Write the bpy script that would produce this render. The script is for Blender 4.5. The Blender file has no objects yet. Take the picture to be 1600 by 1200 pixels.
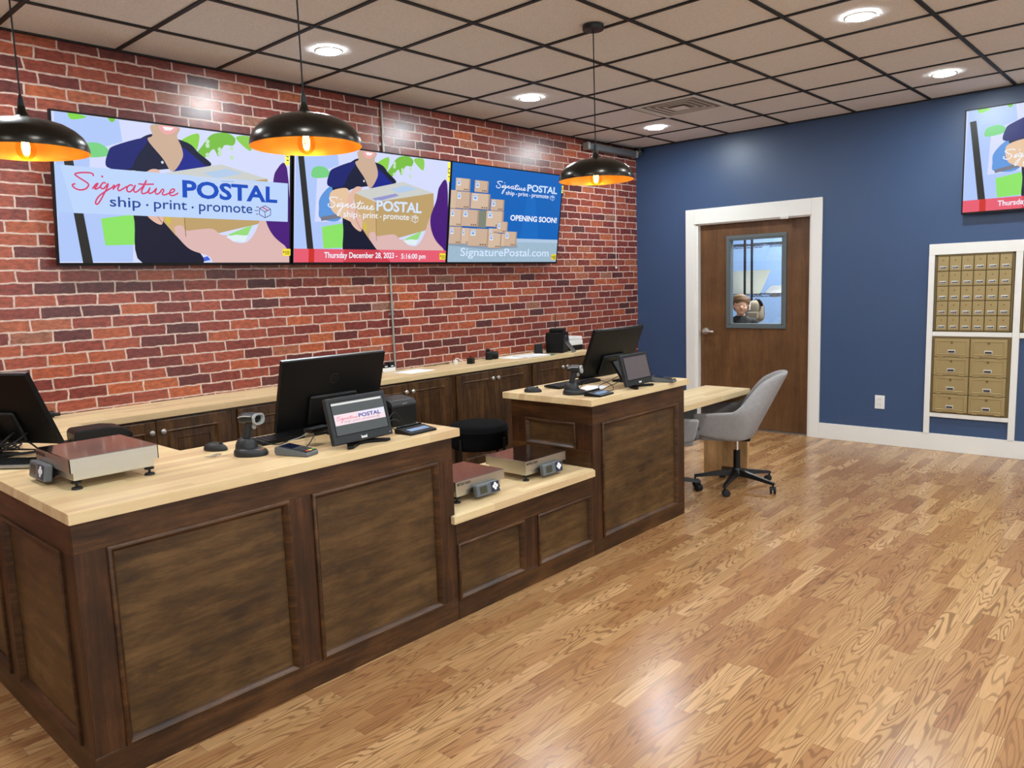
import bpy, bmesh, math, random
from mathutils import Matrix, Vector
PI = math.pi
R = math.radians
SC = bpy.context.scene
COL = SC.collection

# ------------------------------------------------------------------ camera, world, exposure
F_PX = 1201.96
YAW, PITCH, ROLL = 0.828629, -0.128409, -0.0341716
cam_d = bpy.data.cameras.new('camera')
cam = bpy.data.objects.new('camera', cam_d)
COL.objects.link(cam)
cam_d.sensor_fit = 'HORIZONTAL'
cam_d.sensor_width = 36.0
cam_d.lens = 36.0 * F_PX / 1600.0
cam_d.clip_start = 0.05
_f = Vector((math.sin(YAW) * math.cos(PITCH), math.cos(YAW) * math.cos(PITCH), math.sin(PITCH)))
_r = Vector((math.cos(YAW), -math.sin(YAW), 0))
_u = _r.cross(_f)
_r2 = _r * math.cos(ROLL) + _u * math.sin(ROLL)
_u2 = -_r * math.sin(ROLL) + _u * math.cos(ROLL)
_m = Matrix((_r2, _u2, -_f)).transposed().to_4x4()
_m.translation = Vector((-7.3956, -4.8192, 1.5718))
cam.matrix_world = _m
SC.camera = cam

world = bpy.data.worlds.new('world')
SC.world = world
world.use_nodes = True
world.node_tree.nodes['Background'].inputs[0].default_value = (0.90, 0.94, 1.0, 1)
world.node_tree.nodes['Background'].inputs[1].default_value = 1.8

SC.view_settings.view_transform = 'Standard'
SC.view_settings.look = 'None'
SC.view_settings.exposure = 0.25
SC.view_settings.gamma = 1.0
SC.view_settings.use_curve_mapping = False
SC.cycles.sample_clamp_indirect = 6.0
SC.cycles.max_bounces = 10
SC.cycles.diffuse_bounces = 7
LAMP_L = 430.0        # radiance of the recessed ceiling discs

# ------------------------------------------------------------------ helpers
def lin(c):
    r = []
    for v in c[:3]:
        v = v / 255.0
        r.append(v / 12.92 if v <= 0.04045 else ((v + 0.055) / 1.055) ** 2.4)
    return (r[0], r[1], r[2], 1.0)

MATS = {}
class NT:
    """small node-graph writer"""
    def __init__(s, name):
        s.m = bpy.data.materials.new(name)
        s.m.use_nodes = True
        s.t = s.m.node_tree
        s.b = s.t.nodes['Principled BSDF']
        MATS[name] = s.m
    def node(s, typ, props=None, **ins):
        n = s.t.nodes.new(typ)
        for k, v in (props or {}).items():
            setattr(n, k, v)
        for k, v in ins.items():
            s.put(n.inputs[int(k[1:])] if k[0] == 'i' and k[1:].isdigit() else n.inputs[k], v)
        return n
    def put(s, sock, v):
        if hasattr(v, 'is_output'):
            s.t.links.new(v, sock)
        else:
            sock.default_value = v
    def math(s, op, a, b=0.0, c=0.0, clamp=False):
        return s.node('ShaderNodeMath', {'operation': op, 'use_clamp': clamp}, i0=a, i1=b, i2=c).outputs[0]
    def coord(s):
        return s.node('ShaderNodeTexCoord').outputs['Object']
    def sep(s, v):
        o = s.node('ShaderNodeSeparateXYZ', None, i0=v).outputs
        return o[0], o[1], o[2]
    def comb(s, x, y, z):
        return s.node('ShaderNodeCombineXYZ', None, i0=x, i1=y, i2=z).outputs[0]
    def scale(s, v, k):
        return s.node('ShaderNodeVectorMath', {'operation': 'MULTIPLY'}, i0=v, i1=k).outputs[0]
    def noise(s, v, scale, detail=3.0, rough=0.55, dist=0.0):
        n = s.node('ShaderNodeTexNoise', None, Vector=v, Scale=scale, Detail=detail, Roughness=rough, Distortion=dist)
        return n.outputs[0]
    def white(s, v):
        n = s.node('ShaderNodeTexWhiteNoise', {'noise_dimensions': '3D'}, Vector=v)
        return n.outputs[0], n.outputs[1]
    def ramp(s, f, stops, interp='LINEAR'):
        n = s.node('ShaderNodeValToRGB', None, i0=f)
        cr = n.color_ramp
        cr.interpolation = interp
        while len(cr.elements) < len(stops):
            cr.elements.new(0.5)
        for e, (p, c) in zip(cr.elements, stops):
            e.position = p
            e.color = lin(c) if len(c) == 3 else c
        return n.outputs[0]
    def mix(s, f, a, b, mode='MIX'):
        n = s.node('ShaderNodeMix', {'data_type': 'RGBA', 'blend_type': mode})
        s.put(n.inputs[0], f)
        s.put(n.inputs[6], a)
        s.put(n.inputs[7], b)
        return n.outputs[2]
    def ss(s, v, lo, hi):
        n = s.node('ShaderNodeMapRange', {'interpolation_type': 'SMOOTHSTEP'}, i0=v, i1=lo, i2=hi, i3=0.0, i4=1.0)
        return n.outputs[0]
    def bump(s, h, strength=0.3, dist=0.002):
        n = s.node('ShaderNodeBump', None, Strength=strength, Distance=dist, Height=h)
        s.t.links.new(n.outputs[0], s.b.inputs['Normal'])
    def set(s, **k):
        for a, v in k.items():
            s.put(s.b.inputs[a.replace('_', ' ')], v)

def simple(name, c, rough=0.5, metal=0.0, noise=0.0, spec=None, bump=None, coat=0.0):
    n = NT(name)
    n.set(Roughness=rough, Metallic=metal)
    col = lin(c)
    if noise:
        f = n.noise(n.coord(), 40.0, 4.0)
        d = tuple(x * (1 - noise) for x in col[:3]) + (1,)
        l = tuple(min(1, x * (1 + noise)) for x in col[:3]) + (1,)
        n.set(Base_Color=n.mix(f, d, l))
    else:
        f = n.noise(n.coord(), 12.0, 2.0)
        d = tuple(x * 0.97 for x in col[:3]) + (1,)
        n.set(Base_Color=n.mix(f, d, col))
    if spec is not None:
        n.b.inputs['Specular IOR Level'].default_value = spec
    if coat:
        n.b.inputs['Coat Weight'].default_value = coat
    if bump:
        n.bump(n.noise(n.coord(), bump[0], 3.0), bump[1], bump[2])
    return n.m

def glow(name, c, strength=1.0):
    n = NT(name)
    n.set(Base_Color=(0.004, 0.004, 0.004, 1), Roughness=0.35, Emission_Color=lin(c), Emission_Strength=strength)
    n.b.inputs['Specular IOR Level'].default_value = 0.25
    return n.m

class MB:
    def __init__(s):
        s.bm = bmesh.new()
        s.mi = 0
        s.bevelled = False
        s.M = Matrix.Identity(4)
    def _fin(s, vs, fs, M=None):
        T = s.M @ M if M is not None else s.M
        for v in vs:
            v.co = T @ v.co
        for f in fs:
            f.material_index = s.mi
    def geo(s, verts, faces, M=None):
        vs = [s.bm.verts.new(v) for v in verts]
        fs = []
        for f in faces:
            try:
                fs.append(s.bm.faces.new([vs[i] for i in f]))
            except ValueError:
                pass
        s._fin(vs, fs, M)
        return vs, fs
    def box(s, x0, x1, y0, y1, z0, z1, bev=0.0, seg=2, M=None):
        v = [(x, y, z) for z in (z0, z1) for y in (y0, y1) for x in (x0, x1)]
        f = [(0, 2, 3, 1), (4, 5, 7, 6), (0, 1, 5, 4), (2, 6, 7, 3), (0, 4, 6, 2), (1, 3, 7, 5)]
        if bev <= 0:
            return s.geo(v, f, M)
        s.bevelled = True
        b = bmesh.new()
        vs = [b.verts.new(q) for q in v]
        for q in f:
            b.faces.new([vs[i] for i in q])
        bmesh.ops.bevel(b, geom=list(b.edges), offset=bev, segments=seg, profile=0.5, affect='EDGES')
        s.merge(b, M)
    def merge(s, b, M=None):
        b.verts.index_update()
        vs = [s.bm.verts.new(v.co) for v in b.verts]
        fs = []
        for f in b.faces:
            try:
                fs.append(s.bm.faces.new([vs[v.index] for v in f.verts]))
            except ValueError:
                pass
        s._fin(vs, fs, M)
        b.free()
    def lathe(s, prof, n=32, M=None, cap0=True, cap1=True):
        vs, faces = [], []
        for (r, z) in prof:
            for i in range(n):
                a = 2 * PI * i / n
                vs.append((r * math.cos(a), r * math.sin(a), z))
        k = len(prof)
        for j in range(k - 1):
            for i in range(n):
                i2 = (i + 1) % n
                faces.append((j * n + i, j * n + i2, (j + 1) * n + i2, (j + 1) * n + i))
        if cap0:
            faces.append(tuple(reversed(range(n))))
        if cap1:
            faces.append(tuple((k - 1) * n + i for i in range(n)))
        return s.geo(vs, faces, M)
    def cyl(s, p0, p1, r0, r1=None, n=16, M=None):
        p0, p1 = Vector(p0), Vector(p1)
        d = p1 - p0
        T = Matrix.Translation(p0) @ d.to_track_quat('Z', 'Y').to_matrix().to_4x4()
        if M is not None:
            T = M @ T
        return s.lathe([(r0, 0), (r0 if r1 is None else r1, d.length)], n, T)
    def sphere(s, c, r, n=16, k=10, M=None):
        if not isinstance(r, (tuple, list)):
            r = (r, r, r)
        prof = [(max(1e-4, math.sin(PI * j / k)), -math.cos(PI * j / k)) for j in range(k + 1)]
        T = Matrix.Translation(Vector(c)) @ Matrix.Diagonal((r[0], r[1], r[2], 1))
        if M is not None:
            T = M @ T
        return s.lathe(prof, n, T, True, True)
    def tube(s, pts, r, n=8, M=None, smooth=6):
        P = [Vector(p) for p in pts]
        if smooth and len(P) > 2:
            P = catmull(P, smooth)
        vs, faces = [], []
        up = Vector((0, 0, 1))
        for i, p in enumerate(P):
            d = (P[min(i + 1, len(P) - 1)] - P[max(i - 1, 0)])
            if d.length < 1e-9:
                d = Vector((1, 0, 0))
            d.normalize()
            a = d.cross(up)
            if a.length < 0.05:
                a = d.cross(Vector((1, 0, 0)))
            a.normalize()
            b = a.cross(d)
            rr = r[i] if isinstance(r, list) else r
            for j in range(n):
                t = 2 * PI * j / n
                vs.append(p + a * math.cos(t) * rr + b * math.sin(t) * rr)
        for i in range(len(P) - 1):
            for j in range(n):
                j2 = (j + 1) % n
                faces.append((i * n + j, i * n + j2, (i + 1) * n + j2, (i + 1) * n + j))
        faces.append(tuple(reversed(range(n))))
        faces.append(tuple((len(P) - 1) * n + j for j in range(n)))
        return s.geo(vs, faces, M)
    def prism(s, poly, h0, h1, M=None, bev=0.0):
        """poly in local xy, extruded along z from h0 to h1"""
        k = len(poly)
        v = [(x, y, h0) for x, y in poly] + [(x, y, h1) for x, y in poly]
        f = [tuple(reversed(range(k))), tuple(range(k, 2 * k))]
        f += [(i, (i + 1) % k, k + (i + 1) % k, k + i) for i in range(k)]
        if bev <= 0:
            return s.geo(v, f, M)
        s.bevelled = True
        b = bmesh.new()
        vs = [b.verts.new(q) for q in v]
        for q in f:
            b.faces.new([vs[i] for i in q])
        bmesh.ops.bevel(b, geom=list(b.edges), offset=bev, segments=2, profile=0.5, affect='EDGES')
        s.merge(b, M)
    def ring(s, x0, x1, z0, z1, prof, M=None):
        """mitred rectangular moulding in the xz plane; prof = [(inset, out)], out goes to -y"""
        vs, faces = [], []
        for ins, h in prof:
            vs += [(x0 + ins, -h, z0 + ins), (x1 - ins, -h, z0 + ins), (x1 - ins, -h, z1 - ins), (x0 + ins, -h, z1 - ins)]
        for j in range(len(prof) - 1):
            for i in range(4):
                i2 = (i + 1) % 4
                faces.append((j * 4 + i, j * 4 + i2, (j + 1) * 4 + i2, (j + 1) * 4 + i))
        return s.geo(vs, faces, M)
    def build(s, name, mats, parent=None, smooth=40, recalc=True):
        if recalc:
            bmesh.ops.recalc_face_normals(s.bm, faces=s.bm.faces)
        me = bpy.data.meshes.new(name)
        s.bm.to_mesh(me)
        s.bm.free()
        for m in (mats if isinstance(mats, (list, tuple)) else [mats]):
            me.materials.append(MATS[m] if isinstance(m, str) else m)
        if smooth:
            me.shade_smooth()
            me.set_sharp_from_angle(angle=R(smooth))
        o = bpy.data.objects.new(name, me)
        COL.objects.link(o)
        if smooth and s.bevelled:
            w = o.modifiers.new('flat_faces', 'WEIGHTED_NORMAL'); w.keep_sharp = True
        if parent is not None:
            o.parent = parent
        return o

def catmull(P, k):
    out = []
    Q = [P[0]] + list(P) + [P[-1]]
    for i in range(1, len(Q) - 2):
        a, b, c, d = Q[i - 1], Q[i], Q[i + 1], Q[i + 2]
        for j in range(k):
            t = j / k
            out.append(0.5 * ((2 * b) + (c - a) * t + (2 * a - 5 * b + 4 * c - d) * t * t + (3 * b - a - 3 * c + d) * t ** 3))
    out.append(P[-1])
    return out

def tag(o, label, cat, group=None):
    o['label'] = label
    o['category'] = cat
    if group:
        o['group'] = group
    return o

def thing(name, label, cat, loc=(0, 0, 0), rz=0.0, group=None):
    o = bpy.data.objects.new(name, None)
    o.empty_display_size = 0.05
    COL.objects.link(o)
    o.location = loc
    o.rotation_euler = (0, 0, rz)
    return tag(o, label, cat, group)

def struct(o):
    o['kind'] = 'structure'
    return o

def copy_tree(o, parent=None):
    c = o.copy()
    COL.objects.link(c)
    if parent is not None:
        c.parent = parent
    for ch in [q for q in bpy.data.objects if q.parent == o]:
        copy_tree(ch, c)
    return c

def dup(o, loc, rz, label, group=None):
    c = copy_tree(o)
    c.location = loc
    c.rotation_euler = (0, 0, rz)
    c['label'] = label
    if group:
        c['group'] = group
    return c

def text_geo(txt, bold=0.0):
    cu = bpy.data.curves.new('lettering', 'FONT')
    cu.body = txt
    cu.size = 1.0
    cu.offset = bold
    cu.resolution_u = 3
    ob = bpy.data.objects.new('lettering', cu)
    me = bpy.data.meshes.new_from_object(ob)
    vs = [tuple(v.co) for v in me.vertices]
    fs = [tuple(p.vertices) for p in me.polygons]
    bpy.data.objects.remove(ob)
    bpy.data.curves.remove(cu)
    bpy.data.meshes.remove(me)
    return vs, fs

def add_text(mb, txt, x0, x1, z0, z1, M=None, bold=0.0, y=0.0, fit=None):
    """flat lettering in the xz plane facing -y, scaled to the box; fit = height of reference text"""
    vs, fs = text_geo(txt, bold)
    mnx, mxx = min(v[0] for v in vs), max(v[0] for v in vs)
    mny, mxy = min(v[1] for v in vs), max(v[1] for v in vs)
    sx = (x1 - x0) / (mxx - mnx)
    sy = (z1 - z0) / (mxy - mny)
    mb.geo([(x0 + (a - mnx) * sx, y, z0 + (b - mny) * sy) for a, b, _ in vs], fs, M)

def Rz(a): return Matrix.Rotation(a, 4, 'Z')
def Rx(a): return Matrix.Rotation(a, 4, 'X')
def Ry(a): return Matrix.Rotation(a, 4, 'Y')
def Tr(x, y, z): return Matrix.Translation((x, y, z))

# ------------------------------------------------------------------ materials
def m_brick():
    n = NT('brick_paper')
    P = n.coord()
    x, y, z = n.sep(P)
    w1 = n.noise(P, 9.0, 3.0)
    w2 = n.noise(n.scale(P, (1.0, 1.0, 1.7)), 14.0, 3.0)
    xw = n.math('ADD', x, n.math('MULTIPLY', n.math('SUBTRACT', w1, 0.5), 0.030))
    zw = n.math('ADD', z, n.math('MULTIPLY', n.math('SUBTRACT', w2, 0.5), 0.018))
    BH, BL = 0.0668, 0.212
    zr = n.math('DIVIDE', zw, BH)
    row = n.math('FLOOR', zr)
    fz = n.math('SUBTRACT', zr, row)
    rr, _ = n.white(n.comb(row, 3.0, 7.0))
    off = n.math('ADD', n.math('MULTIPLY', row, 0.5), n.math('MULTIPLY', rr, 0.36))
    xc = n.math('ADD', n.math('DIVIDE', xw, BL), off)
    col = n.math('FLOOR', xc)
    fx = n.math('SUBTRACT', xc, col)
    dx = n.math('MULTIPLY', n.math('MINIMUM', fx, n.math('SUBTRACT', 1.0, fx)), BL)
    dz = n.math('MULTIPLY', n.math('MINIMUM', fz, n.math('SUBTRACT', 1.0, fz)), BH)
    d = n.math('MINIMUM', dx, dz)
    edge = n.noise(P, 60.0, 2.0)
    d = n.math('ADD', d, n.math('MULTIPLY', n.math('SUBTRACT', edge, 0.5), 0.003))
    br = n.ss(d, 0.0036, 0.0058)
    rnd, rcol = n.white(n.comb(col, row, 1.0))
    base = n.ramp(rnd, [(0.0, (94, 54, 53)), (0.14, (114, 54, 50)), (0.36, (136, 64, 54)), (0.58, (154, 76, 60)),
                        (0.78, (170, 88, 66)), (0.92, (190, 102, 64)), (1.0, (152, 108, 90))])
    g = n.noise(n.scale(P, (1.0, 1.0, 2.2)), 26.0, 5.0, 0.65)
    base = n.mix(0.75, base, n.ramp(g, [(0.28, (78, 66, 70)), (0.5, (150, 148, 146)), (0.72, (205, 190, 180))]), 'OVERLAY')
    fl = n.ss(n.noise(P, 150.0, 3.0, 0.7), 0.60, 0.72)
    base = n.mix(n.math('MULTIPLY', fl, 0.45), base, lin((205, 160, 140)))
    mort = n.ramp(n.noise(P, 30.0, 3.0), [(0.3, (176, 148, 136)), (0.7, (212, 192, 178))])
    n.set(Base_Color=n.mix(br, mort, base), Roughness=0.30)
    n.b.inputs['Specular IOR Level'].default_value = 0.42
    h = n.math('ADD', n.math('MULTIPLY', br, 0.5), n.math('MULTIPLY', g, 0.5))
    n.bump(h, 0.12, 0.003)
m_brick()

def m_floor():
    n = NT('oak_laminate')
    P = n.coord()
    x, y, z = n.sep(P)
    W, L = 0.0685, 0.43
    yr = n.math('DIVIDE', y, W)
    row = n.math('FLOOR', yr)
    fy = n.math('SUBTRACT', yr, row)
    r1, _ = n.white(n.comb(row, 11.0, 2.0))
    xc = n.math('ADD', n.math('DIVIDE', x, L), n.math('MULTIPLY', r1, 9.0))
    col = n.math('FLOOR', xc)
    fx = n.math('SUBTRACT', xc, col)
    r2, rc = n.white(n.comb(col, row, 5.0))
    cr, cg, cb = n.sep(rc)
    gx = n.math('ADD', n.math('MULTIPLY', x, 1.45), n.math('MULTIPLY', cr, 57.0))
    gy = n.math('ADD', n.math('MULTIPLY', y, 13.0), n.math('MULTIPLY', cg, 91.0))
    gv = n.comb(gx, gy, n.math('MULTIPLY', cb, 13.0))
    f = n.noise(gv, 0.95, 1.5, 0.45, 0.25)
    ringv = n.math('SINE', n.math('MULTIPLY', f, 112.0))
    rings = n.ss(ringv, 0.15, 1.0)
    fine = n.noise(n.comb(n.math('MULTIPLY', x, 6.0), n.math('MULTIPLY', y, 160.0), r2), 1.6, 3.0, 0.6)
    tone = n.ramp(r2, [(0.0, (164, 117, 75)), (0.35, (180, 134, 88)), (0.7, (191, 149, 100)), (1.0, (203, 165, 116))])
    amp = n.math('MULTIPLY', rings, n.math('ADD', n.math('MULTIPLY', cb, 0.40), 0.34))
    c = n.mix(amp, tone, lin((120, 80, 48)))
    c = n.mix(0.4, c, n.ramp(fine, [(0.3, (95, 90, 88)), (0.7, (165, 160, 155))]), 'OVERLAY')
    d = n.math('MINIMUM', n.math('MULTIPLY', n.math('MINIMUM', fx, n.math('SUBTRACT', 1.0, fx)), L),
               n.math('MULTIPLY', n.math('MINIMUM', fy, n.math('SUBTRACT', 1.0, fy)), W))
    jt = n.math('SUBTRACT', 1.0, n.ss(d, 0.0002, 0.0014))
    c = n.mix(n.math('MULTIPLY', jt, 0.5), c, lin((96, 62, 38)))
    n.set(Base_Color=c, Roughness=n.math('ADD', 0.20, n.math('MULTIPLY', fine, 0.08)))
    n.b.inputs['Specular IOR Level'].default_value = 0.42
    n.bump(n.math('SUBTRACT', fine, n.math('MULTIPLY', jt, 0.6)), 0.05, 0.001)
m_floor()

def m_butcher():
    n = NT('butcher_block')
    P = n.coord()
    x, y, z = n.sep(P)
    W, L = 0.043, 0.75
    yr = n.math('DIVIDE', n.math('ADD', y, n.math('MULTIPLY', z, 0.35)), W)
    row = n.math('FLOOR', yr)
    r1, _ = n.white(n.comb(row, 4.0, 9.0))
    xc = n.math('ADD', n.math('DIVIDE', x, L), n.math('MULTIPLY', r1, 7.0))
    col = n.math('FLOOR', xc)
    r2, _ = n.white(n.comb(col, row, 8.0))
    v = n.comb(n.math('ADD', n.math('MULTIPLY', x, 2.2), n.math('MULTIPLY', r2, 31.0)), n.math('MULTIPLY', y, 26.0), n.math('MULTIPLY', z, 26.0))
    g = n.noise(v, 1.3, 4.0, 0.6, 0.5)
    tone = n.ramp(r2, [(0.0, (210, 187, 144)), (0.5, (219, 199, 158)), (1.0, (228, 210, 171))])
    c = n.mix(0.40, tone, n.ramp(g, [(0.3, (104, 96, 84)), (0.5, (138, 136, 130)), (0.75, (176, 172, 166))]), 'OVERLAY')
    kn = n.ss(n.noise(n.scale(P, (5.0, 14.0, 14.0)), 1.0, 2.0), 0.76, 0.80)
    c = n.mix(n.math('MULTIPLY', kn, 0.5), c, lin((120, 84, 50)))
    n.set(Base_Color=c, Roughness=0.36)
    n.b.inputs['Specular IOR Level'].default_value = 0.35
m_butcher()

def m_wood(name, sc, c0, c1, c2, spots=False, rough=0.38):
    """stained ply or boards; sc stretches the grain: small along it, large across"""
    n = NT(name)
    P = n.coord()
    g = n.noise(n.scale(P, sc), 1.0, 8.0, 0.70, 0.35)
    bl = n.noise(n.scale(P, (2.6, 2.6, 3.4)), 1.0, 6.0, 0.66, 0.3)
    f = n.math('ADD', n.math('MULTIPLY', g, 0.62), n.math('MULTIPLY', bl, 0.42))
    c = n.ramp(f, [(0.39, c0), (0.52, c1), (0.66, c2)])
    fine = n.noise(n.scale(P, tuple(q * 9 for q in sc)), 1.0, 4.0, 0.65)
    c = n.mix(0.55, c, n.ramp(fine, [(0.3, (100, 98, 96)), (0.7, (158, 156, 154))]), 'OVERLAY')
    if spots:
        dk = n.ss(n.noise(n.scale(P, (6.0, 6.0, 8.0)), 1.0, 5.0, 0.68), 0.56, 0.70)
        c = n.mix(n.math('MULTIPLY', dk, 0.55), c, lin((46, 30, 18)))
        sp = n.ss(n.noise(n.scale(P, (9.0, 9.0, 11.0)), 1.0, 4.0, 0.6), 0.745, 0.765)
        c = n.mix(n.math('MULTIPLY', sp, 0.8), c, lin((176, 128, 66)))
    n.set(Base_Color=c, Roughness=rough)
    n.b.inputs['Specular IOR Level'].default_value = 0.4
    n.bump(fine, 0.06, 0.001)
m_wood('stained_panel', (3.0, 3.0, 22.0), (58, 39, 20), (90, 64, 34), (124, 92, 54), True)
m_wood('stained_rail', (3.0, 3.0, 34.0), (42, 23, 9), (74, 45, 20), (110, 72, 36))
m_wood('stained_stile', (34.0, 34.0, 3.0), (40, 21, 8), (66, 37, 16), (98, 60, 29))
m_wood('cabinet_wood', (26.0, 26.0, 3.0), (46, 28, 12), (78, 50, 24), (118, 82, 44), False, 0.42)
m_wood('door_wood', (14.0, 14.0, 1.2), (92, 62, 36), (112, 77, 46), (132, 94, 58), False, 0.42)
m_wood('pine_board', (22.0, 22.0, 2.0), (186, 152, 98), (206, 174, 118), (222, 194, 142), False, 0.45)

def m_wallpaint(name, c, rough, bs):
    n = NT(name)
    P = n.coord()
    f = n.noise(P, 3.0, 3.0)
    col = lin(c)
    n.set(Base_Color=n.mix(f, tuple(q * 0.95 for q in col[:3]) + (1,), tuple(q * 1.05 for q in col[:3]) + (1,)), Roughness=rough)
    n.bump(n.noise(P, 160.0, 3.0), bs, 0.0015)
m_wallpaint('blue_paint', (54, 76, 110), 0.40, 0.18)
m_wallpaint('storage_paint', (118, 146, 184), 0.5, 0.1)
m_wallpaint('pale_paint', (226, 226, 226), 0.6, 0.1)

def m_tile():
    n = NT('ceiling_tile')
    P = n.coord()
    f = n.noise(P, 220.0, 4.0, 0.7)
    f2 = n.noise(P, 2.0, 2.0)
    c = n.mix(n.ss(f, 0.35, 0.62), lin((206, 207, 208)), lin((236, 237, 238)))
    c = n.mix(n.math('MULTIPLY', f2, 0.25), c, lin((222, 222, 222)))
    n.set(Base_Color=c, Roughness=0.9)
    n.b.inputs['Specular IOR Level'].default_value = 0.1
    n.bump(f, 0.35, 0.003)
m_tile()

def m_brushed(name, c, rough, axis=(2.0, 2.0, 220.0)):
    n = NT(name)
    g = n.noise(n.scale(n.coord(), axis), 1.0, 2.0)
    col = lin(c)
    n.set(Base_Color=n.mix(g, tuple(q * 0.9 for q in col[:3]) + (1,), col), Metallic=1.0,
          Roughness=n.math('ADD', rough, n.math('MULTIPLY', g, 0.08)))
m_brushed('steel_skirt', (205, 203, 192), 0.30)
m_brushed('steel_top', (196, 190, 188), 0.07, (120.0, 3.0, 3.0))

simple('white_trim', (226, 224, 218), 0.4)
simple('white_plastic', (226, 226, 222), 0.4)
simple('black_metal', (14, 14, 14), 0.45)
simple('grid_black', (20, 19, 18), 0.6)
simple('black_plastic', (12, 12, 13), 0.45, 0, 0.1, spec=0.3)
simple('satin_black', (8, 8, 9), 0.42, spec=0.25)
simple('glossy_black', (8, 8, 9), 0.12)
simple('dark_grey_plastic', (34, 36, 38), 0.42, spec=0.35)
simple('frame_grey', (86, 94, 96), 0.45)
simple('vent_grey', (120, 116, 110), 0.7)
simple('mid_grey_plastic', (92, 96, 100), 0.4)
simple('light_grey_plastic', (150, 152, 150), 0.38)
simple('navy_plastic', (30, 38, 62), 0.35)
simple('rubber', (12, 12, 12), 0.7)
simple('chrome', (220, 220, 220), 0.14, 1.0)
simple('nickel', (214, 210, 204), 0.3, 0.75)
simple('lock_metal', (206, 206, 202), 0.28, 0.35)
simple('aluminium', (160, 162, 164), 0.35, 1.0)
simple('galvanised', (168, 164, 156), 0.4, 0.8)
simple('brass_paint', (160, 140, 96), 0.42, 0.2)
simple('brass_dark', (114, 97, 62), 0.45, 0.4)
simple('bronze_shade', (40, 36, 30), 0.26, 0.7)
simple('gold_inside', (230, 176, 84), 0.34, 0.5)
simple('grey_fabric', (150, 148, 148), 0.95, 0, 0.18, 0.1, (420.0, 0.5, 0.002))
simple('dark_seat_fabric', (92, 91, 92), 0.95, 0, 0.18, 0.1, (420.0, 0.5, 0.002))
simple('black_fabric', (14, 14, 15), 0.95, 0, 0.2, 0.1, (300.0, 0.5, 0.002))
simple('paper', (232, 234, 236), 0.7)
simple('green_paper', (74, 112, 84), 0.6)
simple('white_board', (232, 238, 222), 0.6)
simple('skin', (222, 172, 142), 0.55)
simple('lips', (176, 104, 96), 0.5)
simple('eye_white', (226, 222, 216), 0.3)
simple('eye_dark', (40, 28, 22), 0.3)
simple('hair', (104, 78, 54), 0.6, 0, 0.3, 0.3, (120.0, 0.6, 0.004))
simple('dark_shirt', (34, 35, 38), 0.9)
simple('dark_trousers', (40, 44, 60), 0.9)
simple('pack_tan', (150, 140, 120), 0.85)
simple('yellow_sticker', (236, 214, 40), 0.5)
simple('lcd_green', (66, 66, 50), 0.25)
simple('lcd_blue', (122, 146, 180), 0.25)
simple('reader_screen', (14, 20, 44), 0.12)
simple('key_red', (190, 50, 40), 0.4)
simple('key_green', (70, 130, 70), 0.4)
simple('key_yellow', (200, 180, 60), 0.4)
simple('ink_black', (22, 22, 24), 0.5)
simple('ink_white', (232, 232, 232), 0.5)
simple('logo_grey', (34, 34, 36), 0.2, 0.3)
simple('screen_off', (88, 80, 84), 0.22)
simple('cable_grey', (150, 150, 152), 0.45)
simple('red_clip', (190, 60, 50), 0.5)
glow('lamp_disc', (240, 250, 255), LAMP_L)
glow('filament', (255, 200, 110), 210.0)
glow('led_green', (80, 240, 60), 1.2)

def m_glass(name, tint, gl):
    n = NT(name)
    n.t.nodes.remove(n.b)
    tr = n.node('ShaderNodeBsdfTransparent', None, Color=tint)
    gs = n.node('ShaderNodeBsdfGlossy', None, Color=(1, 1, 1, 1), Roughness=0.02)
    lw = n.node('ShaderNodeLayerWeight', None, Blend=0.25)
    fac = n.math('ADD', gl, n.math('MULTIPLY', lw.outputs[0], 0.25), clamp=True)
    mx = n.node('ShaderNodeMixShader', None, i0=fac, i1=tr.outputs[0], i2=gs.outputs[0])
    n.t.links.new(mx.outputs[0], n.t.nodes['Material Output'].inputs[0])
m_glass('pane_glass', (0.93, 0.96, 0.96, 1), 0.02)
m_glass('bulb_glass', (1.0, 0.80, 0.42, 1), 0.03)
m_glass('acrylic', (0.93, 0.93, 0.93, 1), 0.08)
# ------------------------------------------------------------------ the room
H = 2.998
XL, YN = -10.2, -8.4         # far ends of the room, behind the view

b = MB(); b.box(XL, 3.4, YN, 0.0, -0.10, 0.0)
struct(b.build('floor', 'oak_laminate', smooth=0))
b = MB(); b.box(XL, 0.0, YN, 0.0, H + 0.004, H + 0.08)
ceil = struct(b.build('ceiling', 'ceiling_tile', smooth=0))
TX0, TY0, TS = -0.571, -0.50, 0.6096
b = MB()
k = 0
while TX0 - k * TS > XL:
    x = TX0 - k * TS
    b.box(x - 0.012, x + 0.012, YN, 0.0, H - 0.004, H + 0.003); k += 1
k = 0
while TY0 - k * TS > YN:
    y = TY0 - k * TS
    b.box(XL, 0.0, y - 0.012, y + 0.012, H - 0.0045, H + 0.003); k += 1
b.box(XL, 0.0, -0.022, 0.0, H - 0.006, H + 0.003)
b.box(-0.022, 0.0, YN, 0.0, H - 0.006, H + 0.003)
g = b.build('ceiling_grid', 'grid_black', ceil, smooth=0)

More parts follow.
